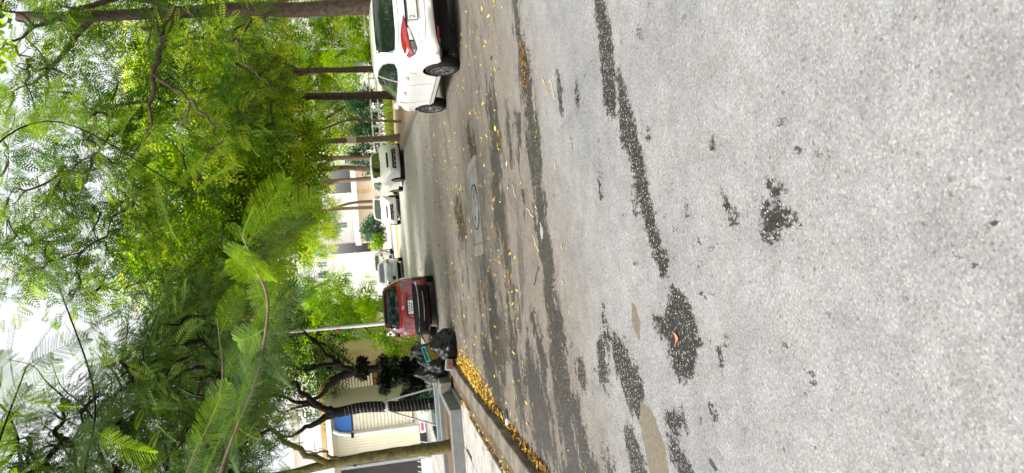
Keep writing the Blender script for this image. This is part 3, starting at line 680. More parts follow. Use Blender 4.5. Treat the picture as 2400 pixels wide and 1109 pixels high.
# ---------------------------------------------------------------- small cars further off
def small_car(name, label, loc, rz, mat, facing, W=.84, h=1.5, L=3.9, van=False):
    k = h/1.5
    if van: top = [(0, 1.2*k), (.08, 1.35*k), (.25, 1.46*k), (.8, 1.5*k), (2.3, 1.5*k), (2.6, 1.42*k), (3.2, 1.05*k), (3.65, .93*k), (3.8, .84*k), (L, .72*k)]
    else: top = [(0, 1.02*k), (.35, 1.08*k), (.5, 1.12*k), (.95, 1.42*k), (1.3, 1.49*k), (1.9, 1.5*k), (2.2, 1.44*k), (2.9, 1.05*k), (3.6, .92*k), (3.8, .82*k), (L, .7*k)]
    P = dict(L=L, W=W, zb=.2, belt=1.03*k, roofw=W*.68, wr=.31, axles=(.72, L-.75), rb=.09, fb=.18, top=top,
             plan=[(0, .84), (.08, .9), (.2, .95), (.6, 1), (L-.7, 1), (L-.3, .92), (L, .74)], bottom=[(0, .26), (.5, .22), (L-.4, .2), (L, .22)],
             rear=[(.2, .08), (.4, 0), (.6, 0), (.75, .05), (1.7, .1)], front=[(.2, .05), (.4, 0), (.6, 0), (.8, .06), (1.7, .1)])
    r_ = empty(name, loc, rz, label, 'car'); bd, bv = car_body(P, mat); ob('body', bd, r_); add_wheels(r_, P)
    b_ = P['belt']; t_ = h
    panel(bv, [(-W*.8, b_+.06), (-W*.62, t_-.1), (0, t_-.07), (W*.62, t_-.1), (W*.8, b_+.06), (0, b_+.03)], 'front', 'glass_dark', 'windscreen', r_, .008)
    panel(bv, [(-W*.74, b_+.12), (-W*.6, t_-.1), (0, t_-.08), (W*.6, t_-.1), (W*.74, b_+.12), (0, b_+.1)], 'rear', 'glass_dark', 'rear_window', r_, .008)
    for sd_, sg in (('left', -1), ('right', 1)):
        f_ = lambda pts: [(sg*a_, c_) for a_, c_ in pts][::sg]
        y0 = .45 if van else .95
        panel(bv, f_([(y0, b_+.08), (y0+.2, t_-.16), (1.55, t_-.11), (1.5, b_+.03)]), sd_, 'glass_dark', 'side_window', r_, .006, 2)
        panel(bv, f_([(1.6, b_+.03), (1.65, t_-.11), (2.05, t_-.13), (2.6, b_+.12), (2.65, b_+.03)]), sd_, 'glass_dark', 'side_window', r_, .006, 2)
        va = PI+sg*R(30); hs_ = lambda pts: [(-sg*a_, c_) for a_, c_ in pts][::-sg]
        panel(bv, hs_([(W*.5, .8*k), (W*.6, .86*k), (W*.98, .9*k), (W*1.02, .82*k), (W*.7, .76*k)]), va, 'lamp_clear', 'headlight', r_, .012, 2)
        panel(bv, hs_([(W*.66, .44), (W*.7, .54), (W*.88, .54), (W*.86, .44)]), va*1., 'trim_black', 'fog_light', r_, .01, 2)
        vb = sg*-R(30); hb_ = lambda pts: [(sg*a_, c_) for a_, c_ in pts][::sg]
        panel(bv, hb_([(W*.55, .82*k), (W*.6, .98*k), (W*.98, 1.*k), (W*1., .86*k)]), vb, 'lamp_red', 'tail_light', r_, .012, 2)
    panel(bv, [(-W*.42, .72*k), (-W*.4, .8*k), (W*.4, .8*k), (W*.42, .72*k)], 'front', 'trim_black', 'upper_grille', r_, .008, 2)
    lg = panel(bv, [(-W*.55, .4), (-W*.5, .58), (W*.5, .58), (W*.55, .4)], 'front', 'trim_black', 'lower_grille', r_, .008, 2)
    strip(bv, [(-W*.5, .49), (0, .49), (W*.5, .49)], .018, 'front', 'metal_grey', 'grille_bar', r_, .014)
    panel(bv, [(-W*.7, .26), (-W*.66, .38), (W*.66, .38), (W*.7, .26)], 'rear', 'trim_black', 'rear_valance', r_, .008, 2)
    plate(r_, (0, -.03, .68), .4, .13); mirror(r_, W, 2.5, b_+.06, mat)
    MB().box(-.55, .55, .4, L-.5, .16, .24).build('underbody', 'trim_black', r_)
    return r_
small_car('white_minivan', 'white car facing the camera on the right beside the tree trunks', (3.5, 37.0, 0), PI+R(7), 'car_white', 'front', .86, 1.56, 4.0, True)
small_car('white_car', 'white car half hidden behind the white car facing the camera', (2.6, 44.2, 0), PI-R(10), 'car_white', 'front', .84, 1.5, 3.9)
small_car('silver_car', 'silver blue car parked just ahead of the red car', (-1.55, 42.2, 0), R(2), 'car_silver', 'rear', .86, 1.5, 4.0)
small_car('pale_car', 'pale car furthest away on the street, beyond the silver one', (-1.25, 53.0, .12), R(-4), 'car_pale', 'rear', .84, 1.5, 3.9)

# ================================================================ FOLIAGE TOOLS
def frond_base(n, plen=.34, wid=.055, droop=.25):
    """a feathery leaf of unit length along +x: n pairs of narrow leaflets, one quad each"""
    V = []; Q = []
    for i in range(n):
        x = .12+.86*i/(n-1); l = plen*math.sin(PI*(.18+.74*i/(n-1)))**.7
        for s_ in (-1, 1):
            a = R(62-14*i/(n-1)); d = np.array([math.cos(a), s_*math.sin(a), -.18]); p = np.array([x, 0, -droop*x*x]); t = np.array([-d[1], d[0], 0])*s_
            k = len(V); V += [p, p+d*l*.45-t*wid/2, p+d*l, p+d*l*.45+t*wid/2]; Q.append((k, k+1, k+2, k+3))
    return np.array(V), np.array(Q)
def oval_base():
    V = np.array([(0, 0, 0), (.4, -.24, .03), (1, 0, -.12), (.4, .24, .03)]); return V, np.array([(0, 1, 2, 3)])
FR = {'fine': frond_base(11, .34, .05), 'mid': frond_base(7, .38, .08), 'coarse': frond_base(4, .42, .15), 'oval': oval_base()}
def rotmats(yaw, pitch, roll):
    cy, sy, cp, sp, cr, sr = np.cos(yaw), np.sin(yaw), np.cos(pitch), np.sin(pitch), np.cos(roll), np.sin(roll)
    X = np.stack([cy*cp, sy*cp, sp], 1); Y0 = np.stack([-sy, cy, 0*cy], 1); Z0 = np.cross(X, Y0)
    Y = Y0*cr[:, None]+Z0*sr[:, None]; Z = np.cross(X, Y); return np.stack([X, Y, Z], 2)
def scatter(base, P, yaw, pitch, roll, size, tint):
    bv, bq = FR[base]; Rm = rotmats(yaw, pitch, roll)
    v = np.einsum('nij,kj->nki', Rm, bv)*size[:, None, None]+P[:, None, :]
    n, k = len(P), len(bv); q = bq[None]+(np.arange(n)*k)[:, None, None]
    return v.reshape(-1, 3), q.reshape(-1, 4), np.repeat(tint, k)
def crown_mesh(name, clumps, per, base, size, mat, flat=.5, tint=(.2, .9), droop=.35):
    """clumps: (x,y,z,r); leaves hang outwards from each clump's middle"""
    out = []; off = 0; VV, QQ, TT = [], [], []
    for cx, cy, cz, r in clumps:
        n = int(per*(r**1.6)*random.uniform(.8, 1.2)); d = rng.normal(size=(n, 3)); d /= np.linalg.norm(d, axis=1)[:, None]
        rad = r*rng.random(n)**.45; P = d*rad[:, None]; P[:, 2] *= flat; P += (cx, cy, cz)
        yaw = np.arctan2(d[:, 1], d[:, 0])+rng.normal(0, .7, n); pitch = d[:, 2]*.5-droop+rng.normal(0, .35, n); roll = rng.normal(0, .45, n)
        ct = random.uniform(-.36, .3)
        tt = np.clip(tint[0]-.1+(tint[1]-tint[0]+.1)*rng.random(n)**1.35+ct, 0, 1)
        v, q, t = scatter(base, P, yaw, pitch, roll, size*rng.uniform(.7, 1.25, n), tt)
        VV.append(v); QQ.append(q+off); TT.append(t); off += len(v)
    return np_mesh(name, np.concatenate(VV), np.concatenate(QQ), mat, np.concatenate(TT))
def wiggle(p0, p1, n=5, amp=.12, sag=0.):
    p0, p1 = Vector(p0), Vector(p1); L = (p1-p0).length; out = []
    for i in range(n+1):
        t = i/n; q = p0.lerp(p1, t); k = math.sin(PI*t)
        out.append(q+Vector((random.uniform(-1, 1), random.uniform(-1, 1), random.uniform(-1, 1)))*amp*L*.18*(1 if 0 < i < n else 0)+Vector((0, 0, sag*L*k)))
    return spline(out, 3)
def tree(name, label, base, trunk, r0, bark, limbs, clumps, per, fr, size, leaf, flat=.5, group=None, tint=(.2, .9), cat='tree', rtop=.45, droop=.35, seg=10, twigs=True):
    """trunk: list of points from the base; limbs: (points, radius); clumps in world space joined to the limbs by twigs"""
    bx, by, bz = base; t_ = empty(name, base, 0, label, cat, group); rel = lambda p: (p[0]-bx, p[1]-by, p[2]-bz)
    tp = spline([rel(p) for p in trunk], 6); n = len(tp)
    rr = [r0*(1+.35*max(0, 1-i/(n*.07)))*(1-(1-rtop)*i/(n-1)) for i in range(n)]
    MB().tube(tp, rr, seg, .05).build('trunk', bark, t_, True, 80)
    nodes_ = [Vector(p) for p in tp[n//2:]]
    for pts, r in limbs:
        lp = spline([rel(p) for p in pts], 5); m_ = len(lp); lp = [q+Vector((random.gauss(0, .05), random.gauss(0, .05), random.gauss(0, .05)))*(min(1, i/4)) for i, q in enumerate(lp)]; bare = MB()
        for i in range(m_//2, m_, 2): bare.tube(wiggle(lp[i], lp[i]+Vector((random.gauss(.2, .4), random.gauss(0, .4), random.uniform(-.1, .9))), 3, .8), [.012, .011, .01, .009, .008, .007, .006, .005, .004, .003], 4)
        bare.build('bare_twigs', bark, t_, True, 80, kind='stuff')
        MB().tube(lp, [r*(1-.92*i/(m_-1)) for i in range(m_)], 7, .06).build('limb', bark, t_, True, 80); nodes_ += lp[m_//4:]
    if clumps:
        if twigs:
            tw = MB()
            todo = [(Vector(rel(c_[:3])), c_[3]) for c_ in clumps]; conn = list(nodes_)
            todo.sort(key=lambda cr_: min((q-cr_[0]).length for q in nodes_))
            for c_, r in todo:
                a_ = min(conn, key=lambda q: (q-c_).length*(1.25 if q.z > c_.z else 1))
                path = wiggle(a_, c_, 4, .7, .05); k = len(path); tw.tube(path, [max(.006, min(.04, r0*.22)*(1-.7*i/(k-1))) for i in range(k)], 5); conn += path[k//2::2]
                for _ in range(3):
                    e_ = c_+Vector((random.gauss(0, .55), random.gauss(0, .55), random.gauss(0, .3)))*r; tw.tube(wiggle(path[k//2], e_, 3, .5), [.014, .012, .011, .01, .009, .008, .007, .006, .005, .004], 4)
            tw.build('twigs', bark, t_, True, 80, kind='stuff')
        ob('crown', crown_mesh('crown', [(*rel(c_[:3]), c_[3]) for c_ in clumps], per, fr, size, leaf, flat, tint, droop), t_, kind='stuff')
    return t_
def blob(cen, rad, n, r, hole=()):
    """n clump centres spread through an ellipsoid"""
    out = []; tries = 0
    while len(out) < n and tries < n*60:
        tries += 1; d = np.random.default_rng(random.randrange(1 << 30)).normal(size=3); d /= np.linalg.norm(d); q = random.random()**.4
        p = [cen[i]+d[i]*rad[i]*q for i in range(3)]; rr = r*random.uniform(.7, 1.3)
        if any(abs((p[0]-h[0])/h[3])**2+abs((p[1]-h[1])/h[4])**2+abs((p[2]-h[2])/h[5])**2 < 1 for h in hole): continue
        if any((p[0]-o[0])**2+(p[1]-o[1])**2+2*(p[2]-o[2])**2 < (.5*(rr+o[3]))**2 for o in out) and tries < n*40: continue
        out.append((*p, rr))
    return out

# ================================================================ TREES ON THE RIGHT
tree('street_tree', 'large forked brown tree at the right edge behind the white hatchback', (6.67, 20, .145),
     [(6.67, 20, .1), (6.68, 20, 1.4), (6.62, 20, 3.3), (6.66, 20, 4.85), (6.6, 20, 6.35), (6.52, 20, 8.6), (6.6, 20.1, 10.2)], .25, 'bark_brown',
     [([(6.6, 20, 6.3), (6.2, 19.9, 6.6), (5.25, 19.7, 6.9), (4.1, 19.6, 7.1), (3.0, 19.4, 7.35)], .15), ([(6.6, 20, 6.2), (6.9, 19.6, 7.5), (6.0, 19., 9.2), (5.2, 18.6, 10.3)], .12),
      ([(4.9, 19.7, 7.0), (4.2, 19.5, 6.2), (3.4, 19.4, 5.6), (2.9, 19.3, 5.4)], .06), ([(6.55, 20, 8.4), (5.4, 20.4, 9.6), (4.6, 20.8, 11)], .1), ([(6.63, 20, 4.4), (5.9, 19.8, 5.0), (5.0, 19.6, 4.6), (4.3, 19.4, 3.9)], .045), ([(6.63, 20, 3.9), (6.2, 19.5, 4.2), (5.6, 19.2, 3.5), (5.2, 19., 2.7)], .03)],
     blob((4.7, 22.3, 8.6), (3.6, 2.2, 3.2), 42, .95)+blob((1.3, 22.5, 10.3), (2.6, 2.0, 2.6), 36, .9)+blob((5.2, 22., 5.0), (2.4, 2.0, 1.0), 14, .8)+blob((5, 18.5, 9.5), (2.2, 1.2, 1.8), 12, .8)+blob((6.3, 18.9, 5.4), (1.1, .5, 2.4), 10, .6), 62, 'mid', .44, 'leaf_deep', .45, 'street trees along the right pavement')
RT = [('slim tree just left of the large forked tree, behind the white hatchback', (6.95, 28), .13, 'bark_brown', 11, -.1, (5.8, 28, 7.8), (3.8, 2.6, 3.9), 32),
      ('thick brown tree standing just ahead of the white hatchback bonnet', (6.8, 32.4), .2, 'bark_brown', 12, .1, (5.5, 31.5, 7.8), (4.4, 2.6, 4.0), 40),
      ('very thin tree between two thicker trunks on the right pavement', (5.3, 30.8), .06, 'bark_tan', 5.5, .3, (4.6, 30.3, 6.3), (2.5, 2.2, 2.6), 14),
      ('tan tree with a pale notice fixed to its trunk', (4.9, 32.6), .15, 'bark_tan', 10, -.1, (3.0, 30.5, 7.2), (3.6, 2.4, 3.6), 34),
      ('tan tree right behind the white car facing the camera', (4.75, 38.6), .16, 'bark_tan', 10, .2, (5.4, 38.5, 8.8), (3.4, 2.6, 4.2), 20),
      ('second tan tree behind the white car facing the camera', (4.05, 41.9), .15, 'bark_tan', 10, -.2, (4.2, 43.5, 8.6), (2.6, 3., 4.6), 20)]
for i, (lb, (x, y), r, bk, h, ln, cc, cr, n) in enumerate(RT):
    z0 = .145 if i < 5 else -.01
    tree('street_tree', lb, (x, y, z0), [(x, y, z0-.05), (x+ln*.3, y, h*.2), (x+ln*.6, y, h*.42), (x-.6+ln, y-.1, h*.7), (cc[0], cc[1], h)], r, bk,
         [([(x+ln*.4, y, h*.33), (x-.7, y-.3, h*.5), (x-1.8, y-.8, h*.62)], r*.55), ([(x+ln*.4, y, h*.36), (x+.8, y-.2, h*.5), (x+1.5, y, h*.7)], r*.5), ([(x-.3+ln, y, h*.55), (x-1.3, y+.4, h*.75), (x-2.4, y, h*.85)], r*.45)],
         blob(cc, cr, n, 1.1), 60, 'coarse', .55, 'leaf_bright', .42, 'street trees along the right pavement')
# notice fixed on a trunk
nb = MB().box(-.14, .14, -.012, 0, -.2, .2).build('notice', 'paper', None, loc=(4.87, 32.38, 2.3)); tag(nb, 'small pale paper notice fixed to a tan tree trunk', 'notice')

# ================================================================ TREES ON THE LEFT
tree('pavement_tree', 'mossy tree in a grey planter at the left edge of the frame', (-5.2, 18.1, .15),
     [(-5.2, 18.1, .1), (-5.16, 18, 1.), (-5.15, 18, 2.2), (-5.2, 18, 3.4), (-5.3, 18, 4.4), (-5.2, 17.8, 6)], .17, 'bark_moss',
     [([(-5.2, 18, 3.3), (-4.6, 17.9, 4.1), (-3.6, 17.6, 4.9), (-2.4, 17.2, 5.6)], .1), ([(-5.25, 18, 3.9), (-5.9, 18, 5.2), (-6.2, 18.2, 6.4)], .09), ([(-5.16, 18, 2.9), (-4.9, 17.9, 3.4), (-4.75, 17.9, 4.0)], .06)],
     blob((-3.6, 17.5, 6.4), (3.2, 2.2, 2.0), 46, .85), 70, 'mid', .34, 'leaf_dark', .45, 'trees on the left pavement')
t2 = tree('pavement_tree', 'dark forked tree wrapped in white wire and propped by metal poles', (-4.72, 21, .15),
     [(-4.72, 21, .1), (-4.68, 21, 1.3), (-4.57, 21, 2.4), (-4.62, 21, 3.1), (-4.6, 21, 3.5)], .17, 'bark_dark',
     [([(-4.62, 21, 3.1), (-4.4, 20.9, 3.6), (-3.9, 20.7, 4.1), (-3.3, 20.4, 4.5), (-2.4, 20, 5.4)], .12), ([(-4.62, 21, 3.2), (-4.95, 21, 4.1), (-5.3, 21.1, 5.2)], .12), ([(-4.4, 20.9, 3.6), (-4.1, 21.2, 4.6), (-3.9, 21.6, 5.6)], .08)],
     blob((-3.4, 21, 7.0), (3.2, 2.0, 1.9), 40, .9), 66, 'mid', .36, 'leaf_dark', .45, 'trees on the left pavement', rtop=.8)
hx = [Vector((.185*math.cos(a_)-(.0 if a_ < 60 else 0)+np.interp(.5+a_*.0165, [0, 1.3, 2.4, 3.1], [0, .04, .15, .1]), .185*math.sin(a_), .5-.15+a_*.0165)) for a_ in np.arange(0, 150, .35)]
MB().tube(hx, .003, 4).build('wrapped_wire', 'metal_grey', t2, True)
sp_ = empty('tree_prop', (-4.7, 21, .15), 0, 'grey metal pole tripod propping the wire wrapped tree', 'tree prop')
for (x, y, z) in ((-4.2, 20.9, .2), (-5.4, 20.8, .2), (-4.9, 21.7, .2)): MB().tube([(x+4.7, y-21, z-.15), (-4.58+4.7+(.12 if x > -4.5 else -.1), (y-21)*.2-.1, 1.72)], .028, 8).build('pole', 'metal_grey', sp_, True)
MB().lathe([(.2, 1.6), (.215, 1.6), (.215, 1.68), (.2, 1.68)], 14, cen=(.1, 0, 0), closed=True).build('collar', 'metal_grey', sp_)
tree('pavement_tree', 'black looking branching tree behind the dark clipped shrub', (-4.3, 25.5, .15), [(-4.3, 25.5, .1), (-4.25, 25.5, 1.6), (-4.3, 25.5, 2.9), (-4.5, 25.4, 3.6)], .16, 'bark_dark',
     [([(-4.3, 25.5, 2.7), (-3.8, 25.4, 3.4), (-3.1, 25.2, 4.0), (-2.2, 25, 4.6)], .12), ([(-4.4, 25.4, 3.3), (-5, 25.2, 4.2), (-5.3, 25, 5.2)], .12), ([(-3.9, 25.4, 3.2), (-3.9, 25, 4.3), (-3.6, 25, 5.4)], .09)],
     blob((-2.4, 25.2, 7.5), (3.2, 2.2, 2.8), 54, .95), 60, 'mid', .38, 'leaf_dark', .45, 'trees on the left pavement', rtop=.8)
# trees whose trunks stand out of the frame on the left and lean over the street
tree('leaning_tree', 'tall dark feathery tree leaning in at the upper left', (-5.8, 11.5, .15), [(-5.8, 11.5, .1), (-5.7, 11.4, 2.5), (-5.2, 11.2, 4.6), (-4.4, 11, 6.2)], .2, 'bark_dark',
     [([(-5.2, 11.2, 4.4), (-3.8, 11, 5.4), (-2.6, 10.8, 5.7), (-1.4, 10.6, 6.3)], .045), ([(-4.6, 11, 5.6), (-3.0, 11.2, 6.9), (-2.0, 11.4, 7.1), (-.9, 11.8, 7.7)], .045), ([(-5.2, 11.2, 4.0), (-4, 11.4, 4.4), (-2.9, 11.4, 4.5), (-1.7, 11.3, 4.6)], .06)],
     blob((-2.4, 11.3, 4.7), (1.8, 1.5, 1.3), 36, .6)+blob((-2.8, 11.4, 6.5), (1.1, 1.2, 1.2), 28, .55), 95, 'fine', .3, 'leaf_dark', .5, 'feathery trees leaning over the street')
for i, (lb, cc, cr, n, lf, y) in enumerate([('broad feathery tree behind the dark trees on the left', (-4.4, 31, 7.0), (3.2, 2.4, 3.4), 44, 'leaf_dark', 31.5),
        ('round olive green tree behind the lamp post on the left', (-4.4, 39, 4.4), (2.6, 2.6, 2.6), 44, 'leaf_mid', 39),
        ('tall pale green tree beyond the silver car', (-3.6, 54, 6.6), (2.6, 2.4, 4.6), 40, 'leaf_mid', 52)]):
    x = cc[0]-1; tree('background_tree', lb, (x, y, .15), [(x, y, .1), (x+.2, y, cc[2]*.4), (cc[0], y, cc[2])], .16, 'bark_dark', [([(x+.2, y, cc[2]*.4), (cc[0]+1, y, cc[2]*.7), (cc[0]+1.8, y-.3, cc[2])], .09)], blob(cc, cr, n, 1.05), 62, 'coarse', .5, lf, .5, 'trees in the background', twigs=False)
for i, (lb, cc, cr, n, lf, y) in enumerate([('bright yellow green tree hanging over the middle of the street', (.4, 29, 8.2), (2.8, 2.2, 3.4), 46, 'leaf_bright', 29),
        ('tall bright tree rising far behind the street end', (2.2, 58, 11.), (4, 3., 6.5), 46, 'leaf_bright', 58), ('pale leafy tree in front of the far white building', (2.9, 62, 6.6), (3.0, 2., 2.6), 30, 'leaf_bright', 62), ('low leafy tree behind the fence, left of the other low ones', (8.6, 47.5, 4.0), (2., 1.6, 2.6), 20, 'leaf_bright', 47.5), ('low leafy tree behind the fence, right of the other low ones', (15.5, 46.5, 3.8), (2.2, 1.6, 2.8), 22, 'leaf_mid', 46.5), ('low leafy tree behind the fence between two others', (12.2, 48.5, 4.2), (2., 1.6, 2.8), 20, 'leaf_bright', 48.5), ('leafy tree far behind the right hand trees', (10.5, 47, 9.0), (5, 3, 6.), 40, 'leaf_bright', 47), ('bright leafy tree behind the slim trees on the right', (11.5, 36, 9.), (4, 3, 5.2), 34, 'leaf_bright', 36)]):
    x = cc[0]+(3.3 if i == 0 else 1); z0 = .145 if y < 41 else .12
    tree('background_tree', lb, (x, y+(7.6 if i == 0 else 0), -.01 if i == 0 else z0), [(x, y+(7.6 if i == 0 else 0), -.05), (x, y+(5 if i == 0 else 0), cc[2]*.5), cc], .16, 'bark_tan', [], blob(cc, cr, n, 1.2), 60, 'coarse', .6, lf, .45, 'trees in the background', twigs=i == 0)

# trees standing behind the camera and beside it, seen only in reflections and by the light they take
for i, (lb, x, y, cc, cr, n) in enumerate([('street tree on the right pavement behind the camera', 7.2, -9, (5.6, -9, 7.5), (4, 4, 3.6), 46), ('street tree on the left pavement behind the camera', -5.6, -8, (-4.4, -8.5, 7), (3.6, 4, 3.4), 44), ('tree at the far end of the street behind the camera', -5.4, -20, (-1, -20, 8), (5, 4, 4.6), 50), ('street tree at the right spreading high above the white hatchback', 8.4, 11.5, (5.3, 13.2, 10.4), (3.4, 3.6, 1.5), 56)]):
    tree('street_tree', lb, (x, y, .1), [(x, y, .05), (x-.1, y, 2.5), (x-.3, y, 4.4), cc], .2, 'bark_brown', [], blob(cc, cr, n, 1.2), 44, 'coarse', .6, 'leaf_mid', .45, 'street trees outside the view', twigs=False)

# ---------------------------------------------------------------- near branch with large feathery leaves, built leaflet by leaflet
def near_leaf(name, npair, nlf, curve, mat, fold):
    V = []; Q = []; T = []
    def quad(a, b, c, d, t): k = len(V); V.extend([a, b, c, d]); Q.append((k, k+1, k+2, k+3)); T.extend([t]*4)
    side = random.uniform(-.16, .16); ax = lambda s_: np.array([s_, side*s_*s_, -curve*s_*s_])
    for i in range(24):
        a, b = ax(i/24), ax((i+1)/24); o_ = np.array([0, .006, 0])*(1-.6*i/24); quad(a-o_, a+o_, b+o_, b-o_, .9)
    for i in range(npair):
        s0 = .14+.85*i/(npair-1); l = .36*math.sin(PI*(.2+.72*i/(npair-1)))**.8*random.uniform(.92, 1.05)
        for sg in (-1, 1):
            an = R(66-20*i/(npair-1)+random.uniform(-3, 3)); d = np.array([math.cos(an), sg*math.sin(an)*math.cos(fold), math.sin(an)*math.sin(fold)-.1]); p = ax(s0)
            t = np.cross(d, (0, 0, 1)); t /= np.linalg.norm(t); dr = random.uniform(.05, .14)
            tt = random.uniform(.15, .85)
            pa = lambda q: p+d*l*q+np.array([0, 0, -dr*l*q*q])
            quad(pa(0)-t*.003, pa(0)+t*.003, pa(1)+t*.001, pa(1)-t*.001, .95)
            for j in range(nlf):
                q = .06+.93*j/(nlf-1); c = pa(q); ll = .024*math.sin(PI*(.15+.75*j/(nlf-1)))**.5
                for s2 in (-1, 1):
                    e = t*s2*ll+d*ll*.45+np.array([0, 0, random.uniform(-.006, .004)]); wv = d*.0055
                    quad(c-wv, c+e*.5-wv*.9, c+e, c+e*.5+wv*.9, np.clip(tt+random.uniform(-.12, .12), 0, 1))
    return np_mesh(name, np.array(V), np.array(Q), mat, np.array(T))
NL = {'green': [near_leaf('leaf', 21, 15, c_, 'leaf_near', f_) for c_, f_ in ((.12, .25), (.3, .1), (.5, -.15))], 'dusty': [near_leaf('leaf', 20, 15, c_, 'leaf_near_dusty', f_) for c_, f_ in ((.25, .15), (.45, -.1))]}
nt_ = empty('overhanging_tree', (-3.95, 3.6, .15), 0, 'nearest branch with large feathery leaves hanging in from the left', 'tree')
B0 = Vector((-3.95, 3.6, .15)); rl = lambda p: Vector(p)-B0
tr = spline([rl((-3.95, 3.6, .1)), rl((-3.9, 3.6, 1.4)), rl((-3.6, 3.55, 2.6)), rl((-3.3, 3.6, 3.8))], 6); MB().tube(tr, [.12-.004*i for i in range(len(tr))], 10, .04).build('trunk', 'bark_brown', nt_, True)
BR = [([(-3.65, 3.55, 2.4), (-2.6, 3.5, 2.95), (-1.6, 3.45, 2.9), (-.96, 3.4, 2.68), (-.57, 3.4, 2.5), (-.31, 3.4, 2.43), (-.17, 3.4, 2.42), (-.02, 3.4, 2.47), (.1, 3.4, 2.5)], .0105, 'twig'),
      ([(-3.5, 3.55, 2.9), (-2.4, 4.4, 3.3), (-1.5, 4.9, 3.25), (-.9, 5.1, 3.0), (-.4, 5.2, 3.0)], .013, 'twig'),
      ([(-3.4, 3.6, 3.3), (-2.5, 4.8, 3.9), (-1.5, 5.4, 4.0), (-.9, 5.6, 3.95), (-.1, 5.8, 4.2)], .013, 'bark_dark'),
      ([(-3.4, 3.6, 3.5), (-2.0, 4.6, 4.3), (-1.2, 5., 4.35), (-.6, 5.2, 4.2)], .012, 'bark_dark'),
      ([(-3.3, 3.6, 3.7), (-1.8, 4.6, 4.55), (.4, 5.6, 4.75), (1.2, 6.2, 4.35), (.5, 5.8, 3.2)], .011, 'bark_dark')]
for pts, r, bk in BR:
    p_ = spline([rl(q) for q in pts], 8); k = len(p_); MB().tube(p_, [r*(1-.62*i/(k-1)) for i in range(k)], 8, .06).build('branch', bk, nt_, True, 80)
def put(p, yaw, pitch, roll, L, kind, var):
    ms = NL[kind]; o = ob('leaf', ms[var % len(ms)], nt_, rl(p)); Rm = rotmats(np.array([yaw]), np.array([pitch]), np.array([roll]))[0]
    o.rotation_euler = Matrix(Rm.tolist()).to_euler(); o.scale = (L, L, L)
tip = (.06, 3.4, 2.49)
for yaw, pi_, ro, L, va in ((-.2, -.75, .9, .36, 1), (.15, -.5, -.7, .34, 0), (2.6, .1, 1.0, .27, 1), (.7, .35, .5, .22, 2), (1.9, .45, -.9, .26, 0), (3.6, -.25, .8, .22, 1), (-1.3, .05, .9, .22, 0)): put(tip, yaw, pi_, ro, L, 'green', va)
for i, (p, yaw, pi_, ro, L, kd) in enumerate([((-.12, 3.4, 2.43), 1.5, -.2, .9, .24, 'dusty'), ((-.1, 3.4, 2.44), -.9, .5, -.6, .25, 'green'), ((-.2, 3.4, 2.42), 2.3, .7, .6, .28, 'green'), ((-.3, 3.4, 2.43), -.3, -.6, .5, .3, 'dusty'), ((-.33, 3.4, 2.44), 2.2, .8, -.7, .26, 'green'),
      ((-.45, 3.4, 2.47), 2.9, .5, .8, .27, 'dusty'), ((-.5, 3.4, 2.48), -.2, -.55, -.6, .32, 'dusty'), ((-.6, 3.4, 2.51), 2., .7, .4, .3, 'dusty'), ((-.7, 3.4, 2.55), .3, -.6, .7, .33, 'dusty'), ((-.8, 3.4, 2.59), 2.4, .6, -.5, .3, 'dusty'), ((-.95, 3.4, 2.67), .2, -.5, .3, .34, 'dusty')]): put(p, yaw, pi_, ro, L, kd, i)
for i in range(22):
    p_ = spline(BR[0][0], 8); q = p_[int(len(p_)*random.uniform(.36, .86))]
    put(q+Vector((0, random.uniform(-.02, .25), random.uniform(0, .03))), random.uniform(1.2, 3.4) if i % 3 else random.uniform(-.6, .8), random.uniform(.1, .95) if i % 3 else random.uniform(-.7, -.2), random.uniform(-1.1, 1.1), random.uniform(.26, .4), 'dusty' if random.random() < .75 else 'green', i)
for bi, (n_, Ls, kd) in enumerate(((0, 0, 0), (22, .38, 'dusty'), (22, .42, 'dusty'), (20, .42, 'dusty'), (32, .42, 'green'))):
    if not n_: continue
    p_ = spline(BR[bi][0], 8); k = len(p_)
    for i in range(n_):
        q = p_[int(k*(.38+.6*i/(n_-1)))] if i < n_-1 else p_[-1]
        put(q, random.uniform(-.9, 1.2)+(PI if random.random() < .3 else 0), random.uniform(-.75, .35), random.uniform(-1, 1), Ls*random.uniform(.75, 1.15), kd if random.random() < .7 else 'green', i)

# ================================================================ SHRUBS AND GRASS
def shrub(name, label, base, r, h, n, mat, size, group=None, fr='oval', per=170, stems=True, stretch=(1, 1)):
    x, y, z = base; t_ = empty(name, base, 0, label, 'shrub', group)
    cl = blob((0, 0, h*.55), (r*stretch[0], r*stretch[1], h*.48), n, min(r, h)*.36)
    cm = crown_mesh('foliage', cl, per/max(.2, (min(r, h)*.36))**1.6*.28, fr, size, mat, .85, (.1, .95), .1); ob('foliage', cm, t_, kind='stuff')
    mb = MB()
    for c_ in cl[::2]: mb.tube(wiggle((c_[0]*.15, c_[1]*.15, -.02), c_[:3], 3, .3), [.02, .018, .017, .016, .014, .012, .011, .01, .009, .008], 5)
    mb.build('stems', 'bark_dark', t_, True, kind='stuff'); return t_
shrub('clipped_shrub', 'tall nearly black clipped shrub on the left pavement', (-4.1, 24, .15), .62, 2.75, 13, 'leaf_black', .13, per=1500)
shrub('low_shrub', 'low dark shrub beside the base of the black shrub', (-4.9, 24.4, .15), .6, 1.5, 12, 'leaf_black', .12, per=1200)
shrub('potted_shrub', 'small green shrub at the foot of the wire wrapped tree', (-4.75, 21.7, .15), .4, .75, 9, 'leaf_teal', .1, per=300)
shrub('lime_shrub', 'bright lime green round shrub behind the red car', (-2.75, 34.5, .0), .75, 2.9, 20, 'leaf_lime', .16, per=420)
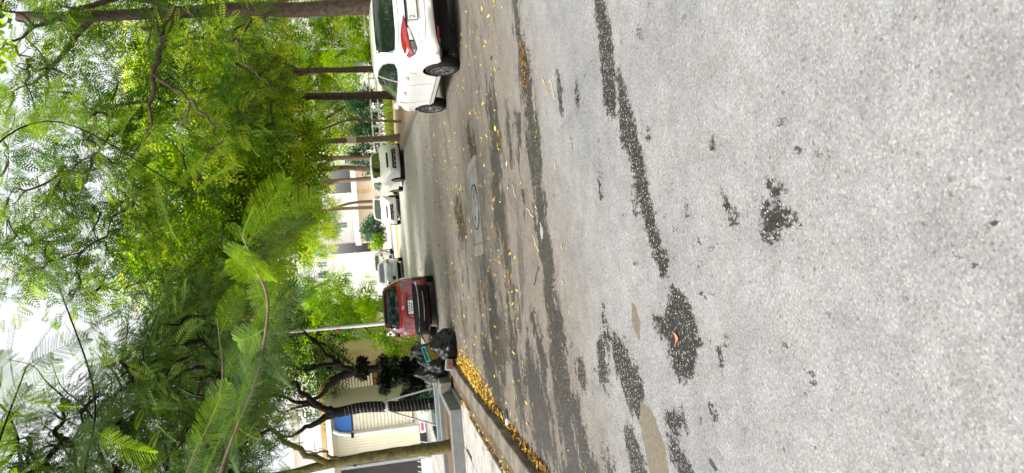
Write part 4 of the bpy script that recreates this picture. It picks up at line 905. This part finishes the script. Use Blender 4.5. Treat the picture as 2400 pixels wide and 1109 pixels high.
shrub('green_shrub', 'mid green shrub left of the lamp post', (-4.2, 29.5, .15), 1.0, 2.0, 16, 'leaf_mid', .15, per=380)
shrub('green_shrub', 'green shrub standing by the far beige wall', (1.7, 70, .12), 1.3, 2.4, 18, 'leaf_teal', .3, per=300)
shrub('green_shrub', 'small lime shrub beside the far beige wall', (.4, 69, .12), .9, 1.5, 12, 'leaf_mid', .25, per=260)
for i, (x, y, r, h, mt_) in enumerate(((9.0, 44.5, 1.2, 2.6, 'leaf_teal'), (6.9, 43, 1.0, 2.6, 'leaf_teal'), (5.4, 43.4, .9, 2.8, 'leaf_teal'), (13, 42, 1.6, 2.4, 'leaf_bright'), (16, 41, 1.6, 3.0, 'leaf_bright'), (10.2, 38.6, 1.3, 3.4, 'leaf_lime'), (12.6, 37.4, 1.3, 3.2, 'leaf_bright'), (9.2, 33, .9, 1.6, 'leaf_mid'))):
    shrub('garden_shrub', ['dark teal shrub behind the fence, rightmost of three', 'dark teal shrub behind the fence, middle of three', 'dark teal shrub behind the fence, nearest the white car', 'bright shrub behind the fence seen past the hatchback roof', 'bright shrub furthest right behind the fence', 'tall lime shrub in the grass bed behind the slim tree', 'tall bright shrub right of the lime shrub in the grass bed', 'small green shrub on the right pavement behind the thick brown tree'][i], (x, y, -.01 if y > 41 else .1), r, h, 16, mt_, .22, 'shrubs behind the right fence', per=330)
def grass(name, label, pts, n, h, mat='grass'):
    P = np.array(pts); VV = []; QQ = []; T = []
    for i in range(n):
        a, b = rng.random(2); p = P[0]*(1-a)*(1-b)+P[1]*a*(1-b)+P[2]*a*b+P[3]*(1-a)*b; th = rng.random()*6.3; hh = h*rng.uniform(.5, 1.2); w_ = .014*h/.3+.006
        d = np.array([math.cos(th), math.sin(th), 0]); s_ = np.array([-d[1], d[0], 0])*w_; k = len(VV)
        VV += [p-s_, p+s_, p+d*hh*.25+s_*.7+(0, 0, hh*.6), p+d*hh*.55+(0, 0, hh)]; QQ.append((k, k+1, k+2, k+3)); T += [rng.random()]*4
    o = ob(name, np_mesh(name, np.array(VV), np.array(QQ), mat, np.array(T))); tag(o, label, 'grass', kind='stuff'); return o
grass('grass', 'lime green grass bed along the right fence', [(5.0, 38, .13), (9.5, 36, .13), (12, 39.6, .13), (5.2, 40.6, .13)], 5200, .42)
grass('grass', 'small green weeds in the dark wet crack across the road', [(1.0, 7.7, -.01), (1.35, 7.7, -.01), (1.35, 7.86, -.01), (1.0, 7.86, -.01)], 26, .028, 'leaf_mid')

# ================================================================ BUILDINGS
def window(parent, x0, x1, z0, z1, y, frame='white_paint', glass='window_glass', bars=1, d=.06):
    f = MB()
    for a_ in ((x0, x1, z1-.06, z1), (x0, x1, z0, z0+.06), (x0, x0+.06, z0+.061, z1-.061), (x1-.06, x1, z0+.061, z1-.061)): f.box(a_[0], a_[1], y-d, y+.02, a_[2], a_[3])
    for k in range(1, bars+1):
        c_ = x0+(x1-x0)*k/(bars+1); f.box(c_-.025, c_+.025, y-d*.8, y+.01, z0+.061, z1-.061)
    w_ = f.build('window', frame, parent)
    MB().box(x0+.05, x1-.05, y-.015, y+.005, z0+.05, z1-.05).build('pane', glass, w_)
    return w_
# cream kiosk with roller shutter, left
k = empty('kiosk_building', (-7.1, 28, .15), 0, 'cream shop front with roller shutter and blue signboard at the left', 'building')
MB().box(-5.5, 1.05, .35, 4., 0, 3.72).build('wall', 'cream_wall', k)
MB().box(-5.6, 1.15, .02, 4.1, 3.72, 3.92).build('roof', 'white_wall', k)
MB().box(-5.5, 1.06, .2, .36, 0, .42).build('plinth', 'white_wall', k)
n = 17
for i in range(n):
    z0 = .62+i*.135
    MB().box(.1, .98, .24, .30, z0, z0+.122, .012).build('shutter_slat', 'cream_slat', k)
MB().box(.08, 1.0, .30, .34, .58, 2.95).build('shutter_backing', 'brown_frame', k)
MB().box(.06, 1.06, .2, .34, 2.96, 3.6, .02).build('signboard', 'blue_panel', k)
for x0 in (-.02, -1.12):
    mb = MB().tube([(x0, .2, .45), (x0, .2, 2.6), (x0+.02, .18, 3.1), (x0+.1, .14, 3.45), (x0+.25, .08, 3.66)], [.075]*5, 10); mb.build('rounded_trim', 'white_paint', k, True)
    MB().box(x0-.03, x0+.03, .08, .14, 2.93, 2.98).box(x0-.1, x0+.1, .04, .08, 2.9, 3.01).build('wall_bracket', 'trim_black', k)
for i in range(9): MB().box(-1.0+i*.106, -.9+i*.106, .31, .345, .46, 3.55, .01).build('wall_board', 'cream_wall', k)
MB().box(-2.6, -1.2, .3, .34, .02, 3.5).build('dark_doorway', 'dark_opening', k)
MB().box(-1.32, -1.2, .1, .3, .05, 3.5, .01).build('grey_jamb', 'metal_grey', k)
MB().box(-1.15, .1, .16, .2, .12, .4).build('base_vent', 'dark_opening', k)
for i in range(7):
    MB().tube([(-1.9+i*.2, .02, .05), (-1.75+i*.2, .02, .58)], .018, 6).build('railing_bar', 'pole_white', k)
sg_ = MB().box(-.26, .26, -.02, .02, -.11, .11, .01).build('small_sign', 'foam_white', None, loc=(-6.8, 26.9, .48), rot=(-.35, 0, .3)); tag(sg_, 'small pink and white board leaning in front of the cream shop', 'sign')
MB().box(-.2, .1, -.024, -.02, -.05, .06).build('pink_field', 'pink_panel', sg_)
# tan shop further on
k = empty('tan_shop', (-6.1, 33, .15), 0, 'tan shop with slatted window behind the wire wrapped tree', 'building')
MB().box(-3.4, 1.5, .2, 4, 0, 4.3).build('wall', 'yellow_wall', k)
MB().prism([(-3.5, -.3), (1.7, -.3), (1.7, 4.2), (-3.5, 4.2)], 4.3, 4.5).build('roof', 'tan_wall', k)
MB().box(-.7, .75, .1, .2, 2.0, 3.75).build('window_surround', 'tan_wall', k)
for i in range(12): MB().box(-.6, .66, .04, .1, 2.08+i*.135, 2.17+i*.135).build('window_slat', 'cream_slat', k)
MB().box(-.66, .7, .1, .11, 2.03, 3.72).build('pane', 'dark_opening', k)
MB().box(-.9, 1.0, .05, .18, .02, 1.6).build('door_panel', 'white_wall', k)
MB().box(-.92, 1.02, -.6, .18, 1.75, 1.86).build('awning', 'brown_frame', k)
# far end of the street
k = empty('far_house', (2.6, 75, .12), 0, 'low beige building with a white eave at the street end', 'building')
MB().box(-2.0, 5.5, 0, 8, 0, 2.55).build('wall', 'beige_wall', k)
MB().box(-2.2, 5.7, -.5, 8.2, 2.55, 3.05).build('eave', 'white_wall', k)
window(k, -1.9, -.9, .5, 2.0, 0, 'brown_frame', bars=1)
MB().box(-.6, -.2, -.05, 0, 0, 2.0).build('downpipe', 'white_paint', k); MB().box(3.1, 3.5, -.06, 0, 1.3, 2.5).build('pilaster', 'tan_wall', k)
for ki, (nm, lb, loc, W_, H_, D_, wl, fl, cols) in enumerate([('apartment_block', 'pale apartment block rising behind the end of the street', (-3.6, 92, .12), 6.2, 15.5, 10, 'pinkish_wall', 5, 4), ('white_block', 'white building behind the street end trees', (4.2, 96, .12), 6.5, 13.5, 10, 'white_wall', 4, 4),
      ('right_white_block', 'white building behind the trees and fence on the right', (13.5, 55, .12), 13, 8.5, 9, 'white_wall', 3, 4), ('far_left_block', 'pale building far behind the left trees', (-14, 60, .12), 9, 9, 8, 'pinkish_wall', 3, 4)]):
    k = empty(nm, loc, 0, lb, 'building'); random.seed(40+ki)
    MB().box(-W_/2, W_/2, 0, D_, 0, H_).build('wall', wl, k); MB().box(-W_/2-.3, W_/2+.3, -.3, D_+.3, H_, H_+.35).build('roof', 'white_wall', k)
    for f_ in range(fl):
        z0 = 1.0+f_*(H_-.5)/fl; MB().box(-W_/2-.08, W_/2+.08, -.12, 0, z0-.55, z0-.4).build('floor_band', 'white_wall', k)
        for c_ in range(cols):
            x0 = -W_/2+.4+c_*(W_-.4)/cols; 
            if random.random() < (.55 if ki < 2 else .8): window(k, x0, x0+(W_/cols)*random.uniform(.35, .55), z0, z0+1.25, 0, bars=1)
    if ki == 2:
        for (x0, x1, z0, z1, mt_, nm_) in ((-2.6, -1.5, 1.7, 2.5, 'blue_panel', 'blue_signboard'), (-5.6, -4.6, 1.9, 2.15, 'red_panel', 'red_awning'), (2.4, 3.1, 2.8, 3.3, 'paper', 'pink_signboard')): MB().box(x0, x1, -.35, -.13, z0, z1).build(nm_, mt_, k)
# white fence on the right
fn = empty('garden_fence', (5.1, 41.4, -.01), R(-6), 'white railing fence behind the grass on the right', 'fence')
for i in range(15): MB().box(i*.9-.04, i*.9+.04, -.04, .04, 0, 1.25).build('post', 'pole_white', fn)
for z in (.3, .75, 1.15): MB().box(-.2, 12.9, -.065, -.041, z, z+.07).build('rail', 'pole_white', fn)
for i, (x, y, c_) in enumerate(((8.3, 40.2, 'brown_frame'), (11.2, 40.5, 'pole_white'))):
    p_ = MB().tube([(0, 0, 0), (0, 0, 3.6)], [.05, .035], 8).build('post', c_, None, True, loc=(x, y, .12)); p_.name = 'thin_post'
    tag(p_, ['thin dark post between the trees on the right', 'thin white post far right behind the hatchback roof'][i], 'post')

# ================================================================ STREET FURNITURE, LEFT
lp = empty('lamp_post', (-2.95+-.55, 27, .15), R(0), 'white lamp post behind the red car', 'lamp post')
MB().tube([(.65, 0, -.12), (.65, 0, 2.2), (.67, 0, 3.55), (.7, 0, 6.3)], [.075, .065, .055, .045], 12).build('pole', 'pole_white', lp, True)
MB().lathe([(.11, -.12), (.11, .12), (.085, .16)], 12, cen=(.65, 0, 0)).build('base', 'metal_grey', lp, True)
MB().box(.5, .6, -.05, .05, 3.1, 3.22, .01).build('red_marker', 'red_panel', lp)
MB().tube([(.7, 0, 6.2), (.8, 0, 6.5), (1.1, 0, 6.6)], .03, 8).build('arm', 'pole_white', lp, True)
MB().box(1.05, 1.5, -.08, .08, 6.56, 6.65, .02).build('lamp_head', 'pole_white', lp)
p2 = MB().tube([(0, 0, 0), (0, 0, 2.25)], [.07, .06], 10).build('short_post', 'pole_white', None, True, loc=(-2.1, 50, .12)); tag(p2, 'short white post beyond the silver car', 'post')
# planters
pa = empty('tree_planter', (-4.9, 17.4, .15), R(0), 'grey concrete planter kerb around the mossy tree', 'planter')
for (x0, x1, y0, y1) in ((-1.7, 1.05, -1.15, -.98), (-1.7, 1.05, 1.7, 1.87), (.88, 1.05, -.979, 1.699), (-1.7, -1.53, -.979, 1.699)): MB().box(x0, x1, y0, y1, 0, .27, .012).build('edge_block', 'planter_grey', pa)
MB().box(-1.52, .87, -.97, 1.69, .0, .16).build('soil', 'soil_leaf', pa)
pb = empty('tree_planter', (-4.85, 21.2, .15), R(-2), 'teal grey planter kerb around the wire wrapped tree', 'planter')
for (x0, x1, y0, y1) in ((-1., .95, -1.0, -.84), (-1., .95, .85, 1.0), (.8, .95, -.839, .849), (-1., -.85, -.839, .849)): MB().box(x0, x1, y0, y1, 0, .3, .012).build('edge_block', 'teal_grey', pb)
MB().box(-.84, .79, -.83, .84, .0, .18).build('soil', 'soil_leaf', pb)
for i, (x, y, a_) in enumerate(((-3.75, 19.3, .1), (-3.7, 18.3, -.1))):
    o = MB().box(-.17, .17, -.25, .25, 0, .3, .02).build('concrete_block', 'concrete', None, loc=(x, y, .155), rot=(0, 0, a_)); tag(o, ['pale concrete block nearest the teal grey planter', 'pale concrete block half behind the black bags'][i], 'block')
# rubbish heap by the kerb
def bag(label, loc, s, seed):
    r_ = random.Random(seed); bm = bmesh.new(); bmesh.ops.create_icosphere(bm, subdivisions=4, radius=1)
    ax = [Vector((r_.gauss(0, 1), r_.gauss(0, 1), r_.gauss(0, 1))).normalized() for _ in range(14)]; ph = [r_.uniform(0, 6) for _ in ax]
    for v_ in bm.verts:
        d = v_.co.normalized(); k_ = 1+sum(.045*math.sin(5*d.dot(a_)*(1+i*.12)+p_) for i, (a_, p_) in enumerate(zip(ax, ph)))
        q = d*k_; q.z = max(q.z, -.62)
        if d.z > .8: q.z += (d.z-.8)*1.6
        v_.co = Vector((q.x*s[0], q.y*s[1], (q.z+.62)*s[2]))
    me = bpy.data.meshes.new('rubbish_bag'); bm.to_mesh(me); bm.free(); me.materials.append(M['bag_black'])
    for p_ in me.polygons: p_.use_smooth = True
    o = ob('rubbish_bag', me, None, loc); tag(o, label, 'bag', 'rubbish bags heaped at the kerb')
bag('largest black rubbish bag in the gutter beside the leaf pile', (-2.62, 17.75, -.03), (.3, .3, .33), 1)
bag('black rubbish bag nearest the red car', (-2.5, 18.4, -.03), (.26, .3, .3), 2)
bag('black rubbish bag leaning on the kerb under the basket', (-3.1, 18.6, .14), (.3, .3, .36), 3)
bag('black rubbish bag on the pavement behind the heap', (-3.45, 19.2, .15), (.3, .3, .42), 4)
bag('tall black rubbish bag standing at the back of the heap', (-2.95, 19.2, .15), (.27, .27, .5), 5)
bk = empty('mesh_basket', (-2.72, 18.1, .46), 0, 'yellow mesh basket with teal rim lying on the black bags', 'basket'); bk.rotation_euler = (R(14), R(-16), R(10)); bk.scale = (.9, .9, .9)
mb = MB()
for i in range(9):
    a_ = -.2+i*.05
    mb.box(a_-.006, a_+.006, -.152, -.146, 0, .3); mb.box(-.2, .2, -.158, -.153, .02+i*.034, .032+i*.034)
    mb.box(a_-.006, a_+.006, .146, .152, 0, .3)
for i in range(6):
    a_ = -.14+i*.056; mb.box(-.206, -.2, a_-.006, a_+.006, 0, .3); mb.box(.2, .206, a_-.006, a_+.006, 0, .3)
mb.build('mesh_sides', 'mesh_yellow', bk)
MB().box(-.19, .19, -.14, .14, .0, .01).box(-.185, .185, -.138, -.134, .02, .29).build('lining', 'mesh_yellow', bk)
rm_ = MB()
for a_ in ((-.225, .225, -.17, -.14), (-.225, .225, .14, .17), (-.225, -.195, -.139, .139), (.195, .225, -.139, .139)): rm_.box(*a_, .3, .35, .008)
rm_.build('rim', 'teal_plastic', bk)
bx_ = empty('carton', (-3.05, 17.55, .15), R(20), 'small grey carton with a red mark beside the black bags', 'carton'); bx_.rotation_euler = (R(8), R(10), R(20))
MB().box(-.13, .13, -.09, .09, 0, .16, .006).build('box', 'carton', bx_); MB().box(-.04, .04, -.094, -.0905, .05, .12).build('red_mark', 'red_ink', bx_)
fb = MB().box(-.28, .28, -.22, .22, 0, .34, .015).build('foam_box', 'foam_white', None, loc=(-3.55, 20.4, .155), rot=(0, 0, .25)); tag(fb, 'white foam box behind the bags next to the red car', 'box')
MB().box(-.29, .29, -.23, .23, .341, .4, .01).build('lid', 'planter_grey', fb)
bn = empty('plant_pot', (-4.05, 22.6, .15), 0, 'brown pot standing behind the black bags', 'pot')
MB().lathe([(.16, 0), (.22, .34), (.25, .36), (.25, .42), (.21, .42), (.19, .3)], 20).build('pot', 'brown_frame', bn, True); MB().lathe([(.19, .29), (.19, .33), (.02, .36)], 16).build('soil', 'soil_leaf', bn, True)

# ================================================================ LITTER ON THE ROAD
def leaf_shape(L, w_, curl):
    V = []; F = []; n = 4
    for i in range(n+1):
        t = i/n; ww = w_*math.sin(PI*(.08+.84*t)); z = curl*L*(t-.5)**2*2
        V += [(L*(t-.5), -ww, z+.15*ww), (L*(t-.5), 0, z), (L*(t-.5), ww, z+.15*ww)]
    for i in range(n):
        for j in range(2): F.append((i*3+j, i*3+3+j, i*3+4+j, i*3+1+j))
    return V, F
LM = []
for i in range(8):
    V, F = leaf_shape(random.uniform(.06, .1), random.uniform(.007, .016), random.uniform(.05, .5)); t_ = random.choice([.3, .5, .65, .8, 1.])
    me = mesh('fallen_leaf', V, F, 'leaf_litter'); a_ = me.attributes.new('tint', 'FLOAT', 'POINT'); a_.data.foreach_set('value', [t_]*len(V)); LM.append(me)
cnt = 0
while cnt < 260:
    y = 6.8+17*random.random()**1.25; x = random.uniform(-2.9, 4.0)
    if random.random() > (.9 if y > 9.5 else .35): continue
    if x > 2.4 and y > 12.2 and y < 17: continue
    s_ = random.uniform(.5, 1.05)*(1+.018*y)
    o = ob('fallen_leaf', random.choice(LM), None, (x, y, road_z(x, y)+.006), (random.uniform(-.15, .15), random.uniform(-.15, .15), random.uniform(0, 6.3))); o.scale = (s_,)*3
    tag(o, 'small yellow leaflet fallen on the road', 'fallen leaf', 'fallen leaflets on the road'); cnt += 1
# what lies further off or drifted into the gutter is beyond counting
def litter(name, label, P, size, lo=.1, hi=1.):
    n = len(P); V0 = np.array([(-.5, 0, 0), (0, -.2, .03), (.5, 0, .06), (0, .2, .03)]); Rm = rotmats(rng.random(n)*6.3, rng.normal(0, .3, n), rng.normal(0, .4, n))
    v = np.einsum('nij,kj->nki', Rm, V0)*(size*rng.uniform(.6, 1.3, n))[:, None, None]+P[:, None, :]
    q = np.arange(n*4).reshape(n, 4); o = ob(name, np_mesh(name, v.reshape(-1, 3), q, 'leaf_litter', np.repeat(rng.uniform(lo, hi, n), 4))); return tag(o, label, 'leaves', kind='stuff')
n = 1500; yy = 9.5+32*rng.random(n)**1.15; xx = rng.uniform(-2.9, 4.2, n); litter('leaf_litter', 'tiny yellow leaves scattered over the far road', np.stack([xx, yy, np.array([road_z(a_, b_) for a_, b_ in zip(xx, yy)])+.008], 1), .085)
n = 2700; yy = np.concatenate([rng.normal(14.9, 1.2, n*7//8), rng.uniform(8.5, 17.5, n-n*7//8)]); wd = np.interp(yy, [8, 10, 12, 14, 16, 18], [.02, .04, .12, .36, .42, .2])
xx = -3.04+np.abs(rng.standard_t(3, n)).clip(0, 5)*wd*.62; zz_ = -.01+rng.random(n)*.07*np.exp(-((xx+3.04)/.3)**2)*np.interp(yy, [8, 12, 14, 17, 18], [.5, .8, 1.3, 1, .5]); litter('leaf_pile', 'drift of yellow leaves along the left kerb', np.stack([xx, yy, zz_], 1), .085, .06, .92)
n = 420; yy = rng.uniform(8.5, 13, n); xx = -3.0+np.abs(rng.normal(0, .05, n)); litter('leaf_pile', 'brown leaves in the gutter nearest the left edge', np.stack([xx, yy, rng.random(n)*.03-.01], 1), .1, 0, .3)
n = 260; yy = 8+8*rng.random(n); xx = rng.normal(-3.6, .1, n); litter('leaf_litter', 'brown and yellow leaves in the joint behind the left kerb', np.stack([xx, yy, np.full(n, .16)+rng.random(n)*.015], 1), .07, 0, .8)
n = 260; yy = rng.normal(8.45, .16, n); xx = rng.normal(2.0, .22, n); litter('leaf_litter', 'brown crumbled leaves caught in the crack across the road', np.stack([xx, 8.08+rng.normal(0, .09, n), np.full(n, .0)+rng.random(n)*.012], 1), .045, 0, .25)
n = 90; litter('leaf_litter', 'dark debris by the small hole beyond the drain cover', np.stack([rng.normal(.45, .22, n), rng.normal(15.1, .25, n), rng.random(n)*.03], 1), .08, 0, .16)
V, F = leaf_shape(.075, .022, .5); o = ob('orange_leaf', mesh('orange_leaf', V, F, 'orange_leaf'), None, (-.76, 4.38, .008), (0, .1, .2)); tag(o, 'single orange leaf in the largest dark stain', 'fallen leaf')
for i, (x, y, a_, L) in enumerate(((.27, 8.35, 1.2, .35), (1.45, 6.9, .5, .28), (-.1, 8.2, .9, .3), (-.5, 8.3, 2.2, .4), (.6, 9.2, .7, .25))):
    c_, s_ = math.cos(a_)*L/2, math.sin(a_)*L/2
    o = MB().tube(spline([(-c_, -s_, .004), (-c_*.3, -s_*.2, .01), (c_*.4, s_*.3, .006), (c_, s_, .004)], 4), .004, 5).build('twig', 'yellow_wall' if i != 3 else 'bark_dark', None, True, loc=(x, y, road_z(x, y)+.002)); tag(o, ['straw coloured stalk just beyond the dark crack, nearest the middle', 'straw coloured stalk on the clean asphalt at the right', 'pale stalk next to the white mark in the crack', 'dark thin twig left of the white mark', 'short stalk near the drain cover'][i], 'twig')
wp = empty('wrapper', (-2.84, 11.09, road_z(-2.84, 11.09)), .3, 'small crushed black and white wrapper near the left kerb', 'wrapper')
mb = MB().lathe([(.02, .0), (.13, .004), (.12, .03), (.06, .055), (.01, .06)], 16)
for q in mb.v: q.y *= .55; q.z += random.uniform(-.006, .006)
mb.build('body', 'wrapper_black', wp, True); MB().box(-.13, -.03, -.06, .05, .004, .05, .01).build('white_end', 'foam_white', wp)
pm('white_splash', (.3, .3, .3), (.12, .12, .12), 30, .7)
ws = MB().prism([(.0+.1*math.cos(a_)*random.uniform(.7, 1.1), .07*math.sin(a_)*random.uniform(.6, 1.1)) for a_ in np.linspace(0, 2*PI, 18)[:-1]], 0, .004).build('paint_splash', 'white_splash', None, loc=(.04, 7.91, road_z(.04, 7.91)+.001)); tag(ws, 'white splash mark in the dark wet crack', 'paint mark')
# end
